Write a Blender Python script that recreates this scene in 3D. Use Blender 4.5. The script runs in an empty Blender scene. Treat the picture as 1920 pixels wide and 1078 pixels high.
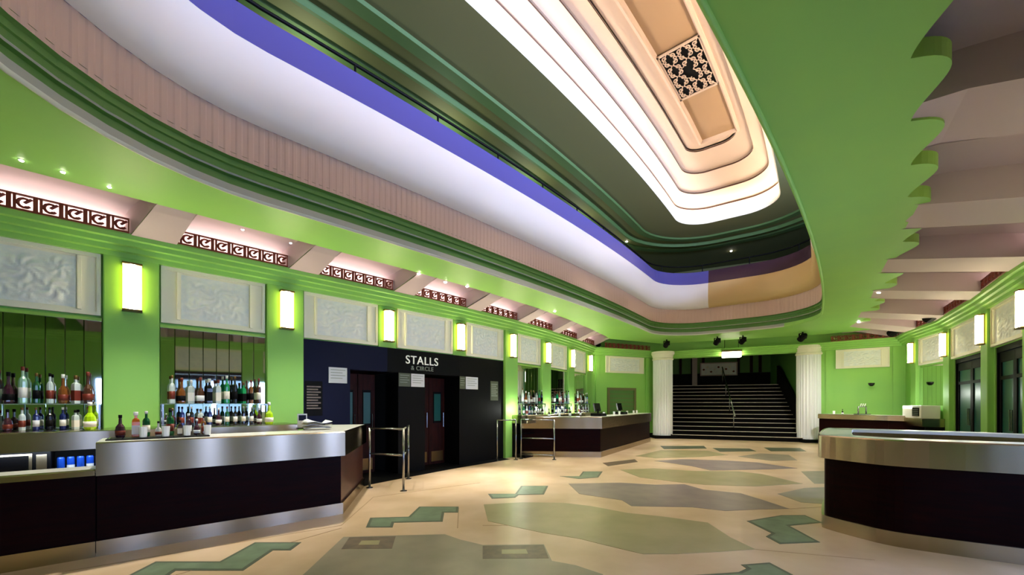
import bpy, bmesh, math, random
from mathutils import Vector, Matrix
from mathutils.geometry import tessellate_polygon
random.seed(7)
PI = math.pi
sc = bpy.context.scene
C = sc.collection

# ------------------------------------------------------------------ camera, world, lights, exposure
FPX, HC, YH = 760.0, 1.475, 756.0
cd = bpy.data.cameras.new('camera'); cam = bpy.data.objects.new('camera', cd); C.objects.link(cam)
cam.location = (0, 0, HC); cam.rotation_euler = (PI/2, 0, 0)
cd.sensor_width = 36; cd.lens = FPX/1920*36
cd.shift_y = (YH-539)/1920
cd.clip_start = 0.02; cd.clip_end = 200
sc.camera = cam

w = bpy.data.worlds.new('world'); sc.world = w; w.use_nodes = True
wn = w.node_tree.nodes['Background']
wn.inputs[0].default_value = (0.55, 0.72, 1.0, 1); wn.inputs[1].default_value = 1.0

vs = sc.view_settings
vs.view_transform = 'Standard'; vs.look = 'None'; vs.gamma = 1.0; vs.use_curve_mapping = False
vs.exposure = 1.2
sc.cycles.use_denoising = True
sc.cycles.max_bounces = 8
sc.cycles.sample_clamp_indirect = 6.0

def area(name, loc, target, sx, sy, power, col=(1, 1, 1), spread=PI):
    l = bpy.data.lights.new(name, 'AREA'); l.shape = 'RECTANGLE'; l.size = sx; l.size_y = sy
    l.energy = power; l.color = col; l.spread = spread
    o = bpy.data.objects.new(name, l); C.objects.link(o); o.location = loc
    d = Vector(target)-Vector(loc); o.rotation_euler = d.to_track_quat('-Z', 'Y').to_euler()
    return o
def spot(name, loc, target, power, col=(1, .93, .8), ang=70, blend=.8, rad=.05):
    l = bpy.data.lights.new(name, 'SPOT'); l.energy = power; l.color = col
    l.spot_size = math.radians(ang); l.spot_blend = blend; l.shadow_soft_size = rad
    o = bpy.data.objects.new(name, l); C.objects.link(o); o.location = loc
    d = Vector(target)-Vector(loc); o.rotation_euler = d.to_track_quat('-Z', 'Y').to_euler()
    return o

# daylight through the glazed entrance doors on the street side and the windows of the gallery above them
DAY = (.72, .86, 1.0)
for (dx_, dy_), pw_ in (((7.35, 5.15), 22), ((6.25, 3.6), 20), ((5.9, 3.1), 14), ((4.95, 1.8), 10), ((4.4, 1.05), 9), ((3.6, -.05), 8), ((2.6, -1.4), 8), ((1.7, -2.6), 8)):
    area('door_daylight', (dx_-.12, dy_+.09, 1.25), (dx_-7.2, dy_+5.0, -.6), .16, 2.0, pw_, (.38, .52, 1.0), 2.4)
for gx_, gy_ in ((8.3, 7.3), (5.6, 3.6), (2.8, -.3)):
    area('gallery_daylight', (gx_, gy_, 6.5), (gx_-7.0, gy_+4.6, 6.1), 2.2, 1.0, 380, (.5, .64, 1.0))

# ------------------------------------------------------------------ helpers
def srgb(r, g, b):
    f = lambda c: ((c/255+.055)/1.055)**2.4 if c/255 > .04045 else c/255/12.92
    return (f(r), f(g), f(b), 1)
MATS = {}
def mat(name, col, rough=.5, metal=0, emit=None, estr=0, noise=None, bump=None, trans=0, alpha=1, spec=.5, aniso=0, wave=None):
    m = bpy.data.materials.new(name); m.use_nodes = True; MATS[name] = m
    nt = m.node_tree; b = nt.nodes['Principled BSDF']
    b.inputs['Base Color'].default_value = col; b.inputs['Roughness'].default_value = rough
    b.inputs['Metallic'].default_value = metal; b.inputs['Specular IOR Level'].default_value = spec
    b.inputs['Transmission Weight'].default_value = trans; b.inputs['Alpha'].default_value = alpha
    if aniso:
        b.inputs['Anisotropic'].default_value = aniso; b.inputs['Anisotropic Rotation'].default_value = .25
        tg = nt.nodes.new('ShaderNodeTangent'); tg.direction_type = 'RADIAL'; tg.axis = 'Z'
        nt.links.new(tg.outputs[0], b.inputs['Tangent'])
    if emit: b.inputs['Emission Color'].default_value = emit; b.inputs['Emission Strength'].default_value = estr
    tc = nt.nodes.new('ShaderNodeTexCoord')
    if noise:                                       # (scale, second colour, stretch)
        sc_, c2, st = noise
        mp = nt.nodes.new('ShaderNodeMapping'); mp.inputs['Scale'].default_value = st
        nz = nt.nodes.new('ShaderNodeTexNoise'); nz.inputs['Scale'].default_value = sc_; nz.inputs['Detail'].default_value = 6
        rp = nt.nodes.new('ShaderNodeValToRGB'); rp.color_ramp.elements[0].position = .35; rp.color_ramp.elements[1].position = .65
        rp.color_ramp.elements[0].color = col; rp.color_ramp.elements[1].color = c2
        nt.links.new(tc.outputs['Object'], mp.inputs[0]); nt.links.new(mp.outputs[0], nz.inputs['Vector'])
        nt.links.new(nz.outputs['Fac'], rp.inputs[0]); nt.links.new(rp.outputs[0], b.inputs['Base Color'])
    if bump:                                        # (scale, strength, stretch)
        sc_, s_, st = bump
        mp = nt.nodes.new('ShaderNodeMapping'); mp.inputs['Scale'].default_value = st
        nz = nt.nodes.new('ShaderNodeTexNoise'); nz.inputs['Scale'].default_value = sc_; nz.inputs['Detail'].default_value = 4
        bp = nt.nodes.new('ShaderNodeBump'); bp.inputs['Strength'].default_value = s_; bp.inputs['Distance'].default_value = .01
        nt.links.new(tc.outputs['Object'], mp.inputs[0]); nt.links.new(mp.outputs[0], nz.inputs['Vector'])
        nt.links.new(nz.outputs['Fac'], bp.inputs['Height']); nt.links.new(bp.outputs[0], b.inputs['Normal'])
    return m
S1 = (1, 1, 1)
mat('green', srgb(144, 202, 94), .55, noise=(1.3, srgb(139, 199, 96), S1))
mat('green_gloss', srgb(146, 192, 84), .42)
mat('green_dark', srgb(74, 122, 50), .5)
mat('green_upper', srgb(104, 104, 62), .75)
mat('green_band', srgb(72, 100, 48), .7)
mat('pink', srgb(192, 172, 176), .6)
mat('fascia_pink', srgb(190, 164, 152), .65)
mat('fascia_white', srgb(222, 220, 222), .45)
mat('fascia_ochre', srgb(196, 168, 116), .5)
mat('lip', srgb(196, 204, 194), .4)
mat('lip_grey', srgb(150, 158, 148), .4)
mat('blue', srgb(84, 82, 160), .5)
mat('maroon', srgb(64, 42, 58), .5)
mat('cream', srgb(240, 236, 220), .5)
mat('plaster', srgb(240, 240, 238), .6, noise=(9, srgb(228, 232, 236), S1), bump=(14, .3, S1))
mat('dome', srgb(220, 192, 172), .6, bump=(40, .15, S1))
mat('dome_panel', srgb(188, 152, 116), .6)
mat('dome_line', srgb(88, 64, 50), .6)
mat('steel', srgb(178, 162, 138), .24, 1, aniso=.95)
mat('steel_top', srgb(226, 226, 220), .28, .35)  # near-white base puts the steel's bright reflection into the colour
mat('chrome', srgb(150, 150, 150), .2, 1)
mat('mahogany', srgb(26, 2, 2), .45, spec=.06, noise=(3, srgb(16, 2, 3), (1, 1, 8)))
mat('mahogany_end', srgb(84, 46, 38), .35, noise=(3, srgb(70, 36, 30), (1, 1, 8)))
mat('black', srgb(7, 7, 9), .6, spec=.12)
mat('black_gloss', srgb(8, 8, 10), .2)
mat('navy', srgb(8, 12, 42), .5, spec=.15)
mat('door_wood', srgb(52, 18, 12), .55, spec=.12, noise=(2, srgb(34, 12, 10), (6, 6, 1)))
mat('mirror', srgb(214, 220, 212), .03, 1)
mat('glass_shelf', srgb(214, 236, 228), .05, trans=.8, spec=.6)
mat('teal_glass', srgb(24, 84, 78), .35, spec=.3)
mat('white', srgb(236, 236, 232), .4)
mat('paper', srgb(224, 226, 230), .6)
mat('letter', srgb(226, 226, 220), .4, emit=srgb(226, 226, 220), estr=.15)
mat('fret', srgb(120, 44, 28), .45, metal=.2)
mat('tan', srgb(210, 184, 152), .34, noise=(1.4, srgb(192, 164, 126), S1), bump=(60, .05, S1))
mat('inlay_grey', srgb(148, 138, 116), .36, noise=(2.5, srgb(132, 126, 104), S1))
mat('inlay_olive', srgb(160, 150, 110), .36, noise=(2.5, srgb(148, 140, 98), S1))
mat('inlay_mauve', srgb(142, 128, 118), .36, noise=(2.5, srgb(124, 112, 108), S1))
mat('inlay_green', srgb(116, 134, 106), .36, noise=(6, srgb(98, 116, 90), S1))
mat('inlay_edge', srgb(82, 90, 70), .4)
mat('inlay_brown', srgb(112, 96, 76), .4, noise=(9, srgb(90, 76, 62), S1))
mat('joint', srgb(168, 138, 100), .4)
mat('carpet', srgb(9, 8, 9), .9, spec=.1)
mat('nosing', srgb(226, 212, 196), .4)
mat('column', srgb(240, 242, 248), .5)
mat('sconce_glass', srgb(255, 250, 225), .4, emit=(1, .8, .13, 1), estr=3.2)
mat('sconce_core', srgb(255, 255, 245), .4, emit=(1, .93, .66, 1), estr=30)
mat('lampglow', srgb(255, 250, 235), .4, emit=(1, .93, .8, 1), estr=30)
mat('coveglow', srgb(255, 245, 225), .4, emit=(1, .9, .76, 1), estr=9)
mat('lightbox', srgb(255, 245, 220), .4, emit=(1, .9, .66, 1), estr=7)
mat('sky_glass', srgb(190, 210, 230), .08, trans=1)
mat('brass', srgb(120, 92, 52), .35, .8)
BCOL = {'dark green': (18, 88, 44), 'emerald green': (20, 140, 84), 'clear': (200, 214, 214), 'amber': (120, 70, 28), 'black': (14, 14, 18),
        'deep blue': (24, 34, 92), 'pale mint': (160, 206, 178), 'orange': (214, 106, 28), 'yellow green': (170, 214, 26), 'plum': (64, 30, 46), 'white': (222, 224, 226), 'brown': (74, 44, 30)}
for k, c in BCOL.items():
    mat('bottle_'+k.replace(' ', '_'), srgb(*c), .12, spec=.7)
BL = {'dark green': 'dark green', 'emerald green': 'emerald green'}

def obj(name, me, m, parent=None, smooth=False):
    o = bpy.data.objects.new(name, me)
    if m is not None:
        me.materials.clear()
        for k in (m if isinstance(m, (list, tuple)) else [m]): me.materials.append(MATS[k])
    C.objects.link(o)
    if parent is not None: o.parent = parent
    if smooth:
        for p in me.polygons: p.use_smooth = True
    return o
def tag(o, label=None, cat=None, group=None, kind=None):
    if label: o['label'] = label
    if cat: o['category'] = cat
    if group: o['group'] = group
    if kind: o['kind'] = kind
    return o
def thing(name, label, cat, loc=(0, 0, 0), rotz=0, group=None):
    o = bpy.data.objects.new(name, None); C.objects.link(o); o.empty_display_size = .1
    o.location = loc; o.rotation_euler = (0, 0, rotz)
    return tag(o, label, cat, group)
def struct(name, label=None):
    o = bpy.data.objects.new(name, None); C.objects.link(o); o['kind'] = 'structure'
    if label: o['label'] = label
    return o

def offset(path, d, closed=False):
    """shift a plan polyline to the right of its travel by d (mitred)"""
    n = len(path); out = []
    for i, p in enumerate(path):
        a = path[i-1] if (i > 0 or closed) else None
        b = path[(i+1) % n] if (i < n-1 or closed) else None
        ns = []
        if a is not None:
            t = (Vector(p)-Vector(a)).normalized(); ns.append(Vector((t.y, -t.x)))
        if b is not None:
            t = (Vector(b)-Vector(p)).normalized(); ns.append(Vector((t.y, -t.x)))
        m = sum(ns, Vector((0, 0))).normalized()
        k = max(.35, m.dot(ns[0]))
        out.append((p[0]+m.x*d/k, p[1]+m.y*d/k))
    return out

class MB:
    def __init__(s): s.v = []; s.f = []; s.mi = []
    def face(s, pts, mi=0):
        b = len(s.v); s.v += [tuple(p) for p in pts]; s.f.append(tuple(range(b, b+len(pts)))); s.mi.append(mi); return s
    def box(s, x0, x1, y0, y1, z0, z1, mi=0):
        b = len(s.v)
        s.v += [(x, y, z) for z in (z0, z1) for y in (y0, y1) for x in (x0, x1)]
        for f in ((0, 2, 3, 1), (4, 5, 7, 6), (0, 1, 5, 4), (2, 6, 7, 3), (0, 4, 6, 2), (1, 3, 7, 5)):
            s.f.append(tuple(b+i for i in f)); s.mi.append(mi)
        return s
    def prism(s, poly, z0, z1, mi=0):
        n = len(poly); b = len(s.v)
        s.v += [(p[0], p[1], z0) for p in poly]+[(p[0], p[1], z1) for p in poly]
        s.f += [tuple(b+i for i in range(n))[::-1], tuple(b+n+i for i in range(n))]; s.mi += [mi, mi]
        for i in range(n):
            j = (i+1) % n; s.f.append((b+i, b+j, b+n+j, b+n+i)); s.mi.append(mi)
        return s
    def tube(s, pts, r, n=8, closed=False, cap=True):
        pts = [Vector(p) for p in pts]; m = len(pts); b = len(s.v); up = Vector((0, 0, 1)); prev = None
        for i, p in enumerate(pts):
            a = pts[i-1] if (i or closed) else p; c = pts[(i+1) % m] if (i < m-1 or closed) else p
            t = (c-a).normalized()
            if prev is None: u = t.cross(up) if abs(t.z) < .95 else t.cross(Vector((1, 0, 0)))
            else: u = prev-t*prev.dot(t)
            u.normalize(); prev = u; v = t.cross(u)
            for k in range(n):
                an = 2*PI*k/n; s.v.append(tuple(p+u*(math.cos(an)*r)+v*(math.sin(an)*r)))
        for i in range(m if closed else m-1):
            for k in range(n):
                j = (i+1) % m
                s.f.append((b+i*n+k, b+i*n+(k+1) % n, b+j*n+(k+1) % n, b+j*n+k)); s.mi.append(0)
        if cap and not closed:
            s.f.append(tuple(b+k for k in range(n))); s.f.append(tuple(b+(m-1)*n+k for k in range(n))[::-1]); s.mi += [0, 0]
        return s
    def lathe(s, prof, n=12, c=(0, 0, 0), mi=0):
        b = len(s.v); m = len(prof)
        for r, z in prof:
            for k in range(n):
                an = 2*PI*k/n; s.v.append((c[0]+r*math.cos(an), c[1]+r*math.sin(an), c[2]+z))
        for i in range(m-1):
            for k in range(n):
                s.f.append((b+i*n+k, b+i*n+(k+1) % n, b+(i+1)*n+(k+1) % n, b+(i+1)*n+k)); s.mi.append(mi)
        s.f.append(tuple(b+k for k in range(n))[::-1]); s.f.append(tuple(b+(m-1)*n+k for k in range(n))); s.mi += [mi, mi]
        return s
    def sweep(s, path, prof, closed=False, mi=0, closeprof=False):
        b = len(s.v); n = len(path); m = len(prof)
        offs = [offset(path, d, closed) for d, z in prof]
        for j, (d, z) in enumerate(prof):
            for i in range(n): s.v.append((offs[j][i][0], offs[j][i][1], z))
        for j in range(m if closeprof else m-1):
            j2 = (j+1) % m
            for i in range(n if closed else n-1):
                i2 = (i+1) % n
                s.f.append((b+j*n+i, b+j*n+i2, b+j2*n+i2, b+j2*n+i)); s.mi.append(mi)
        if closeprof and not closed:
            s.f.append(tuple(b+j*n for j in range(m))); s.f.append(tuple(b+j*n+n-1 for j in range(m))[::-1]); s.mi += [mi, mi]
        return s
    def grid(s, fn, nu, nv, mi=0):
        b = len(s.v)
        for j in range(nv+1):
            for i in range(nu+1): s.v.append(tuple(fn(i/nu, j/nv)))
        for j in range(nv):
            for i in range(nu):
                a = b+j*(nu+1)+i; s.f.append((a, a+1, a+nu+2, a+nu+1)); s.mi.append(mi)
        return s
    def mesh(s, name):
        me = bpy.data.meshes.new(name); me.from_pydata(s.v, [], s.f)
        bm = bmesh.new(); bm.from_mesh(me); 
        for f, k in zip(bm.faces, s.mi): f.material_index = k
        bmesh.ops.remove_doubles(bm, verts=bm.verts, dist=1e-5)
        bmesh.ops.recalc_face_normals(bm, faces=bm.faces)
        bm.to_mesh(me); bm.free(); return me
    def build(s, name, m, parent=None, smooth=False):
        return obj(name, s.mesh(name), m, parent, smooth)
def bevel(o, wdt=.01, seg=2):
    md = o.modifiers.new('bevel', 'BEVEL'); md.width = wdt; md.segments = seg; md.limit_method = 'ANGLE'
    return o
def flat(outer, holes, z, down=True):
    """horizontal plate with holes"""
    rings = [[Vector((p[0], p[1], 0)) for p in r] for r in [outer]+holes]
    tris = tessellate_polygon(rings); pts = [p for r in rings for p in r]
    me = bpy.data.meshes.new('plate'); me.from_pydata([(p.x, p.y, z) for p in pts], [], [tuple(t) for t in tris])
    bm = bmesh.new(); bm.from_mesh(me)
    for f in bm.faces:
        f.normal_update()
        if (f.normal.z > 0) == down: f.normal_flip()
    bm.to_mesh(me); bm.free(); return me
def ground(x, y, z=0):
    D = FPX*(HC-z)/(y-YH); return ((x-960)/FPX*D, D)
ORD = ['first', 'second', 'third', 'fourth', 'fifth', 'sixth', 'seventh', 'eighth', 'ninth', 'tenth', 'eleventh', 'twelfth', 'thirteenth', 'fourteenth', 'fifteenth', 'sixteenth', 'seventeenth', 'eighteenth']
def fr(a, b):
    """frame of a wall bay: origin, rotation, length; local x runs along, the room lies at local -y"""
    d = Vector(b)-Vector(a); return (a[0], a[1], 0), math.atan2(d.y, d.x), d.length

# ------------------------------------------------------------------ plan of the foyer (clockwise, room on the right)
Z_PB, Z_PT, Z_C0, Z_C1, Z_CEIL = 2.61, 3.45, 3.45, 3.70, 4.0
PL = [(-9.42, 1.66), (-8.02, 2.95), (-6.62, 4.28), (-5.25, 5.6), (-3.895, 6.93), (-2.563, 8.287), (-1.279, 9.688), (-.083, 11.164), (1.007, 12.72), (2.014, 14.33), (2.95, 15.98)]
P = lambda i: PL[i+3]
LEFT_END = (3.15, 16.35)
BL_END = (6.55, 17.93)
BR_START = (11.2, 15.53); BR_END = (13.4, 13.8)
QR = [(12.6, 12.6), (11.7, 10.8), (10.1, 8.55), (8.62, 6.66), (7.2, 4.72), (5.8, 2.78), (4.4, .84), (3.0, -1.1), (1.6, -3.0), (.2, -5.0)]
REAR = [(.2, -5.0), (-3.6, -4.6), (-9.42, 1.66)]
PERIM = PL+[LEFT_END, BL_END, BR_START, BR_END]+QR+[(-3.6, -4.6)]

# void and dome loops: rounded rectangle wrapped on a gentle arc
AX_C, AX_H, AX_R = Vector((3.74, 8.84)), math.radians(39.84), 72.74
def axis(s, o):
    th = AX_H-s/AX_R
    ctr = Vector((AX_C.x-AX_R*(math.cos(AX_H)), AX_C.y+AX_R*math.sin(AX_H)))
    r = AX_R+o
    return (ctr.x+r*math.cos(th), ctr.y-r*math.sin(th))
def loop(inset, L=8.327, W=2.416, r=1.66, rn=2.41, ns=44, ne=6, kl=None, rk=.55):
    """rounded rectangle, inset from the void's edge; always the same number of points"""
    l, wd = L-(inset if kl is None else kl), W-inset; pts = []
    f = max(.25, min(wd, r-inset*rk)); g = max(.25, min(wd, rn-inset*rk))
    def seg(a, b, n):
        for k in range(n): t = k/n; pts.append((a[0]+(b[0]-a[0])*t, a[1]+(b[1]-a[1])*t))
    def arc(cx, cy, a0, rr):
        for k in range(10): a = a0+PI/2*k/10; pts.append((cx+rr*math.cos(a), cy+rr*math.sin(a)))
    arc(l-f, wd-f, 0, f); seg((l-f, wd), (-l+g, wd), ns); arc(-l+g, wd-g, PI/2, g); seg((-l, wd-g), (-l, -wd+g), ne)
    arc(-l+g, -wd+g, PI, g); seg((-l+g, -wd), (l-f, -wd), ns); arc(l-f, -wd+f, 1.5*PI, f); seg((l, -wd+f), (l, wd-f), ne)
    w_ = [axis(s-1.6255, o-.068) for s, o in pts]
    ar = sum(w_[i-1][0]*w_[i][1]-w_[i][0]*w_[i-1][1] for i in range(len(w_)))
    return w_ if ar > 0 else w_[::-1]          # counter-clockwise: "right of travel" is outside
VOID = loop(0)

# ------------------------------------------------------------------ floor with inlaid terrazzo
floor = MB().prism([(-11, -7), (14.5, -7), (14.5, 22), (-11, 22)], -.1, 0).build('floor', 'tan')
tag(floor, 'tan terrazzo floor with inlaid grey and green shapes', kind='structure')
INL = [
 ('inlay_grey', [(576,1071),(644,1007),(753,1004),(834,1002),(863,1012),(905,1022),(1020,1021),(1035,1052),(1079,1060),(1130,1077),(1150,1105),(1060,1150),(800,1180),(600,1160),(520,1120)]),
 ('inlay_olive', [(907,946),(980,942),(1057,943),(1108,949),(1177,962),(1246,969),(1327,980),(1370,1008),(1416,1030),(1345,1035),(1265,1039),(1206,1039),(1159,1028),(1086,1010),(1017,999),(915,977)]),
 ('inlay_mauve', [(1066,907),(1163,905),(1228,909),(1283,908),(1319,918),(1389,925),(1429,937),(1480,954),(1425,955),(1360,958),(1297,951),(1184,949),(1166,938),(1086,926)]),
 ('inlay_olive', [(1163,881),(1225,878),(1297,883),(1385,884),(1429,889),(1505,907),(1418,912),(1323,909),(1272,904),(1199,895)]),
 ('inlay_mauve', [(1227,864),(1278,861),(1351,863),(1419,867),(1495,878),(1441,880),(1332,882),(1297,874)]),
 ('inlay_olive', [(1192,855),(1240,844),(1327,845),(1365,853),(1311,857),(1230,859)]),
 ('inlay_grey', [(1384,856),(1425,850),(1479,853),(1495,863),(1446,864)]),
 ('inlay_edge', [(1238,836),(1320,836),(1325,841),(1245,842)]),
 ('inlay_edge', [(1336,840),(1405,841),(1418,846),(1350,847)]),
 ('inlay_edge', [(1432,839),(1500,840),(1512,846),(1445,846)]),
 ('inlay_brown', [(1130,868),(1190,861),(1196,866),(1140,874)]),
 ('inlay_grey', [(1458,926),(1509,915),(1590,912),(1590,948),(1502,942)]),
 ('inlay_grey', [(1502,884),(1590,882),(1590,906),(1527,907)]),
]
for m, px in INL:
    MB().prism([ground(*p) for p in px][::-1], -.004, .003).build('floor_inlay', m, floor)
for px in ([(655,1008),(742,1006),(735,1029),(640,1030)], [(905,1024),(1019,1022),(1029,1047),(905,1048)]):
    MB().prism([ground(*p) for p in px][::-1], .002, .0045).build('floor_inlay_square', 'inlay_brown', floor)
    cx = sum(p[0] for p in px)/4; cy = sum(p[1] for p in px)/4
    MB().prism([ground(cx+(p[0]-cx)*.4, cy+(p[1]-cy)*.35) for p in px][::-1], .003, .006).build('floor_inlay_square', 'inlay_olive', floor)
MB().prism([ground(*p) for p in [(668,916),(692,909),(769,894),(849,879),(957,861),(931,857),(860,870),(745,885),(655,899)]], -.004, .003).build('threshold_strip', 'black', floor)
GB = [
 [(243,1078),(292,1053),(412,1053),(478,1017),(565,1017),(545,1032),(512,1032),(456,1070),(330,1070),(318,1078),(280,1100),(190,1100)],
 [(686,989),(694,971),(766,969),(786,950),(860,950),(859,961),(833,961),(830,978),(739,980),(736,989)],
 [(915,926),(966,926),(977,911),(1028,911),(1020,927),(973,928),(966,933),(922,935)],
 [(1050,893),(1086,893),(1093,884),(1130,884),(1122,895),(1086,898)],
 [(1400,977),(1465,966),(1509,966),(1542,980),(1480,986),(1538,1017),(1462,1020),(1436,1006),(1447,1000)],
 [(1279,1080),(1385,1073),(1400,1066),(1389,1059),(1443,1055),(1487,1078),(1500,1100),(1300,1100)],
]
def ins(poly, d):
    return offset(poly, d, True)
for px in GB:
    g = [ground(*p) for p in px]
    ar = sum(g[i-1][0]*g[i][1]-g[i][0]*g[i-1][1] for i in range(len(g)))
    if ar < 0: g = g[::-1]
    MB().prism(g, -.004, .003).build('floor_band_edge', 'inlay_edge', floor)
    MB().prism(ins(g, -.035), .002, .0045).build('floor_band', 'inlay_green', floor)
for a, b in (((0,1092),(640,985)), ((330,1078),(640,990)), ((860,952),(858,990)), ((1040,985),(905,985)), ((1416,1030),(1640,1050)), ((1480,954),(1545,950)), ((640,985),(700,932)), ((700,932),(900,905))):
    a, b = Vector(ground(*a)), Vector(ground(*b)); t = (b-a).normalized(); n = Vector((-t.y, t.x))*.006
    MB().prism([a-n, b-n, b+n, a+n], -.004, .002).build('floor_joint', 'joint', floor)

# ------------------------------------------------------------------ walls
PW = .56   # pilaster width
wl = struct('wall_left', 'bright green wall with pilasters on the left')
def wall_bay(parent, a, b, z0, z1, x0=0, x1=None, m='green', th=.18, name='wall_panel', skew=0):
    loc, rz, L = fr(a, b)
    x1 = L if x1 is None else x1
    o = MB().box(x0-skew, x1+skew, 0, th, z0, z1).build(name, m, parent)
    o.location = loc; o.rotation_euler[2] = rz; return o
for i in range(-3, 7):
    if 1 <= i <= 3: wall_bay(wl, P(i), P(i+1), Z_PB, 4.45)
    else: wall_bay(wl, P(i), P(i+1), 0, 4.45)
wall_bay(wl, P(7), LEFT_END, 0, 4.45)
def node_dir(i):
    a = Vector(P(i-1)) if i > -3 else Vector(P(i)); b = Vector(P(i+1)) if i < 7 else Vector(LEFT_END)
    return math.atan2((b-a).y, (b-a).x)
def pilaster(parent, loc, rz, z0, z1, wdt=PW, d=.1, m='green'):
    o = MB().box(-wdt/2, wdt/2, -d, .02, z0, z1).build('pilaster', m, parent)
    o.location = (loc[0], loc[1], 0); o.rotation_euler[2] = rz; bevel(o, .012); return o
for i in (-2, -1, 0, 1, 4, 5, 6, 7):
    pilaster(wl, P(i), node_dir(i), 0, Z_PT)
for i in (2, 3):
    pilaster(wl, P(i), node_dir(i), Z_PB, Z_PT, .4, .04)
wb = struct('wall_back', 'green end wall either side of the staircase')
wall_bay(wb, LEFT_END, BL_END, 0, 4.45)
wall_bay(wb, BR_START, BR_END, 0, 4.45)
wall_bay(wb, BL_END, BR_START, 3.42, 4.45, name='stair_header')
wr = struct('wall_right', 'green street side wall with doors on the right')
RW = [BR_END]+QR
DOORB = {2: 'dark', 3: 'dark', 4: 'day', 5: 'day', 6: 'day', 7: 'day'}   # bay k runs RW[k] -> RW[k+1]
for k in range(len(RW)-1):
    a, b = RW[k], RW[k+1]; L = fr(a, b)[2]
    if k in DOORB:
        wall_bay(wr, a, b, Z_PB, 4.45)
        wall_bay(wr, a, b, 0, Z_PB, 0, .28); wall_bay(wr, a, b, 0, Z_PB, L-.28, L)
    else: wall_bay(wr, a, b, 0, 4.45)
def rdir(k):
    a = Vector(RW[k-1]); b = Vector(RW[k+1]); return math.atan2((b-a).y, (b-a).x)
for k in range(1, 9): pilaster(wr, RW[k], rdir(k), 0, Z_PT, .42)
wrear = struct('wall_rear', 'plain rear wall behind the viewer')
wall_bay(wrear, (.2, -5.0), (-3.6, -4.6), 0, 4.45, m='cream'); wall_bay(wrear, (-3.6, -4.6), (-9.42, 1.66), 0, 4.45, m='cream')
# cornice round the room
cor = MB().sweep(PERIM+[PERIM[0]], [(0, 3.44), (.11, 3.44), (.12, 3.50), (.17, 3.51), (.18, 3.57), (.23, 3.58), (.24, 3.64), (.29, 3.65), (.30, 3.70), (.30, 3.72), (0, 3.72)]).build('trim_1', 'green')
tag(cor, 'stepped green cornice running round the walls', kind='structure')
bb = MB().sweep([LEFT_END, BL_END], [(.0, 0), (.03, 0), (.03, .18), (0, .18)]).sweep([BR_START, BR_END], [(.0, 0), (.03, 0), (.03, .18), (0, .18)]).build('baseboard_back', 'black')
bb['kind'] = 'structure'

# ------------------------------------------------------------------ ceiling: flat green plate round the void, pink folded coves at its edges
ceil = struct('ceiling', 'flat green ceiling round the oval void')
OFL = .85
left_edge = offset(PL+[LEFT_END], OFL)
CUSP = [(10.95, 12.75), (9.5, 10.75), (7.9, 8.6), (6.97, 7.43), (6.05, 6.27), (5.15, 5.3), (4.23, 4.3), (3.57, 3.63), (2.92, 2.97), (1.7, 1.5), (.4, -.2), (-1.0, -2.0)]
def dense(path, st):
    out = []
    for a, b in zip(path, path[1:]):
        a, b = Vector(a), Vector(b); n = max(1, int((b-a).length/st))
        for k in range(n): out.append(tuple(a+(b-a)*k/n))
    out.append(tuple(path[-1])); return out
def arclen(path):
    s = [0]
    for a, b in zip(path, path[1:]): s.append(s[-1]+(Vector(b)-Vector(a)).length)
    return s
dc = dense(CUSP, .04); sl = arclen(dc); right_edge = []
S0 = min(zip(dc, sl), key=lambda q: (Vector(q[0])-Vector((4.23, 4.3))).length)[1]
for i, p in enumerate(dc):
    a = Vector(dc[max(0, i-1)]); b = Vector(dc[min(len(dc)-1, i+1)]); t = (b-a).normalized(); n = Vector((-t.y, t.x))  # left of travel = toward wall
    ph = ((sl[i]-S0) % .93)/.93
    amp = .22*math.sin(PI*ph**2.0)**.75
    right_edge.append((p[0]+n.x*amp, p[1]+n.y*amp))
back_edge = [(3.75, 16.1), (6.4, 17.25), (11.3, 15.3)]
outer = left_edge[:-1]+[(3.55, 15.75)]+[(6.35, 17.2), (11.45, 14.85), (12.3, 13.9)]+right_edge+[(-3.3, -4.0), (-9.2, 1.2)]
plate = obj('ceiling_plate', flat(outer, [VOID], Z_CEIL), 'green', ceil)
MB().sweep(right_edge, [(0, 4.0), (0, 4.14)]).sweep(left_edge, [(0, 4.0), (0, 4.12)]).build('ceiling_edge_lip', 'green_gloss', ceil)
obj('gallery_floor', flat([p for p in PERIM], [VOID], 4.47), 'green_dark', ceil)

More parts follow.
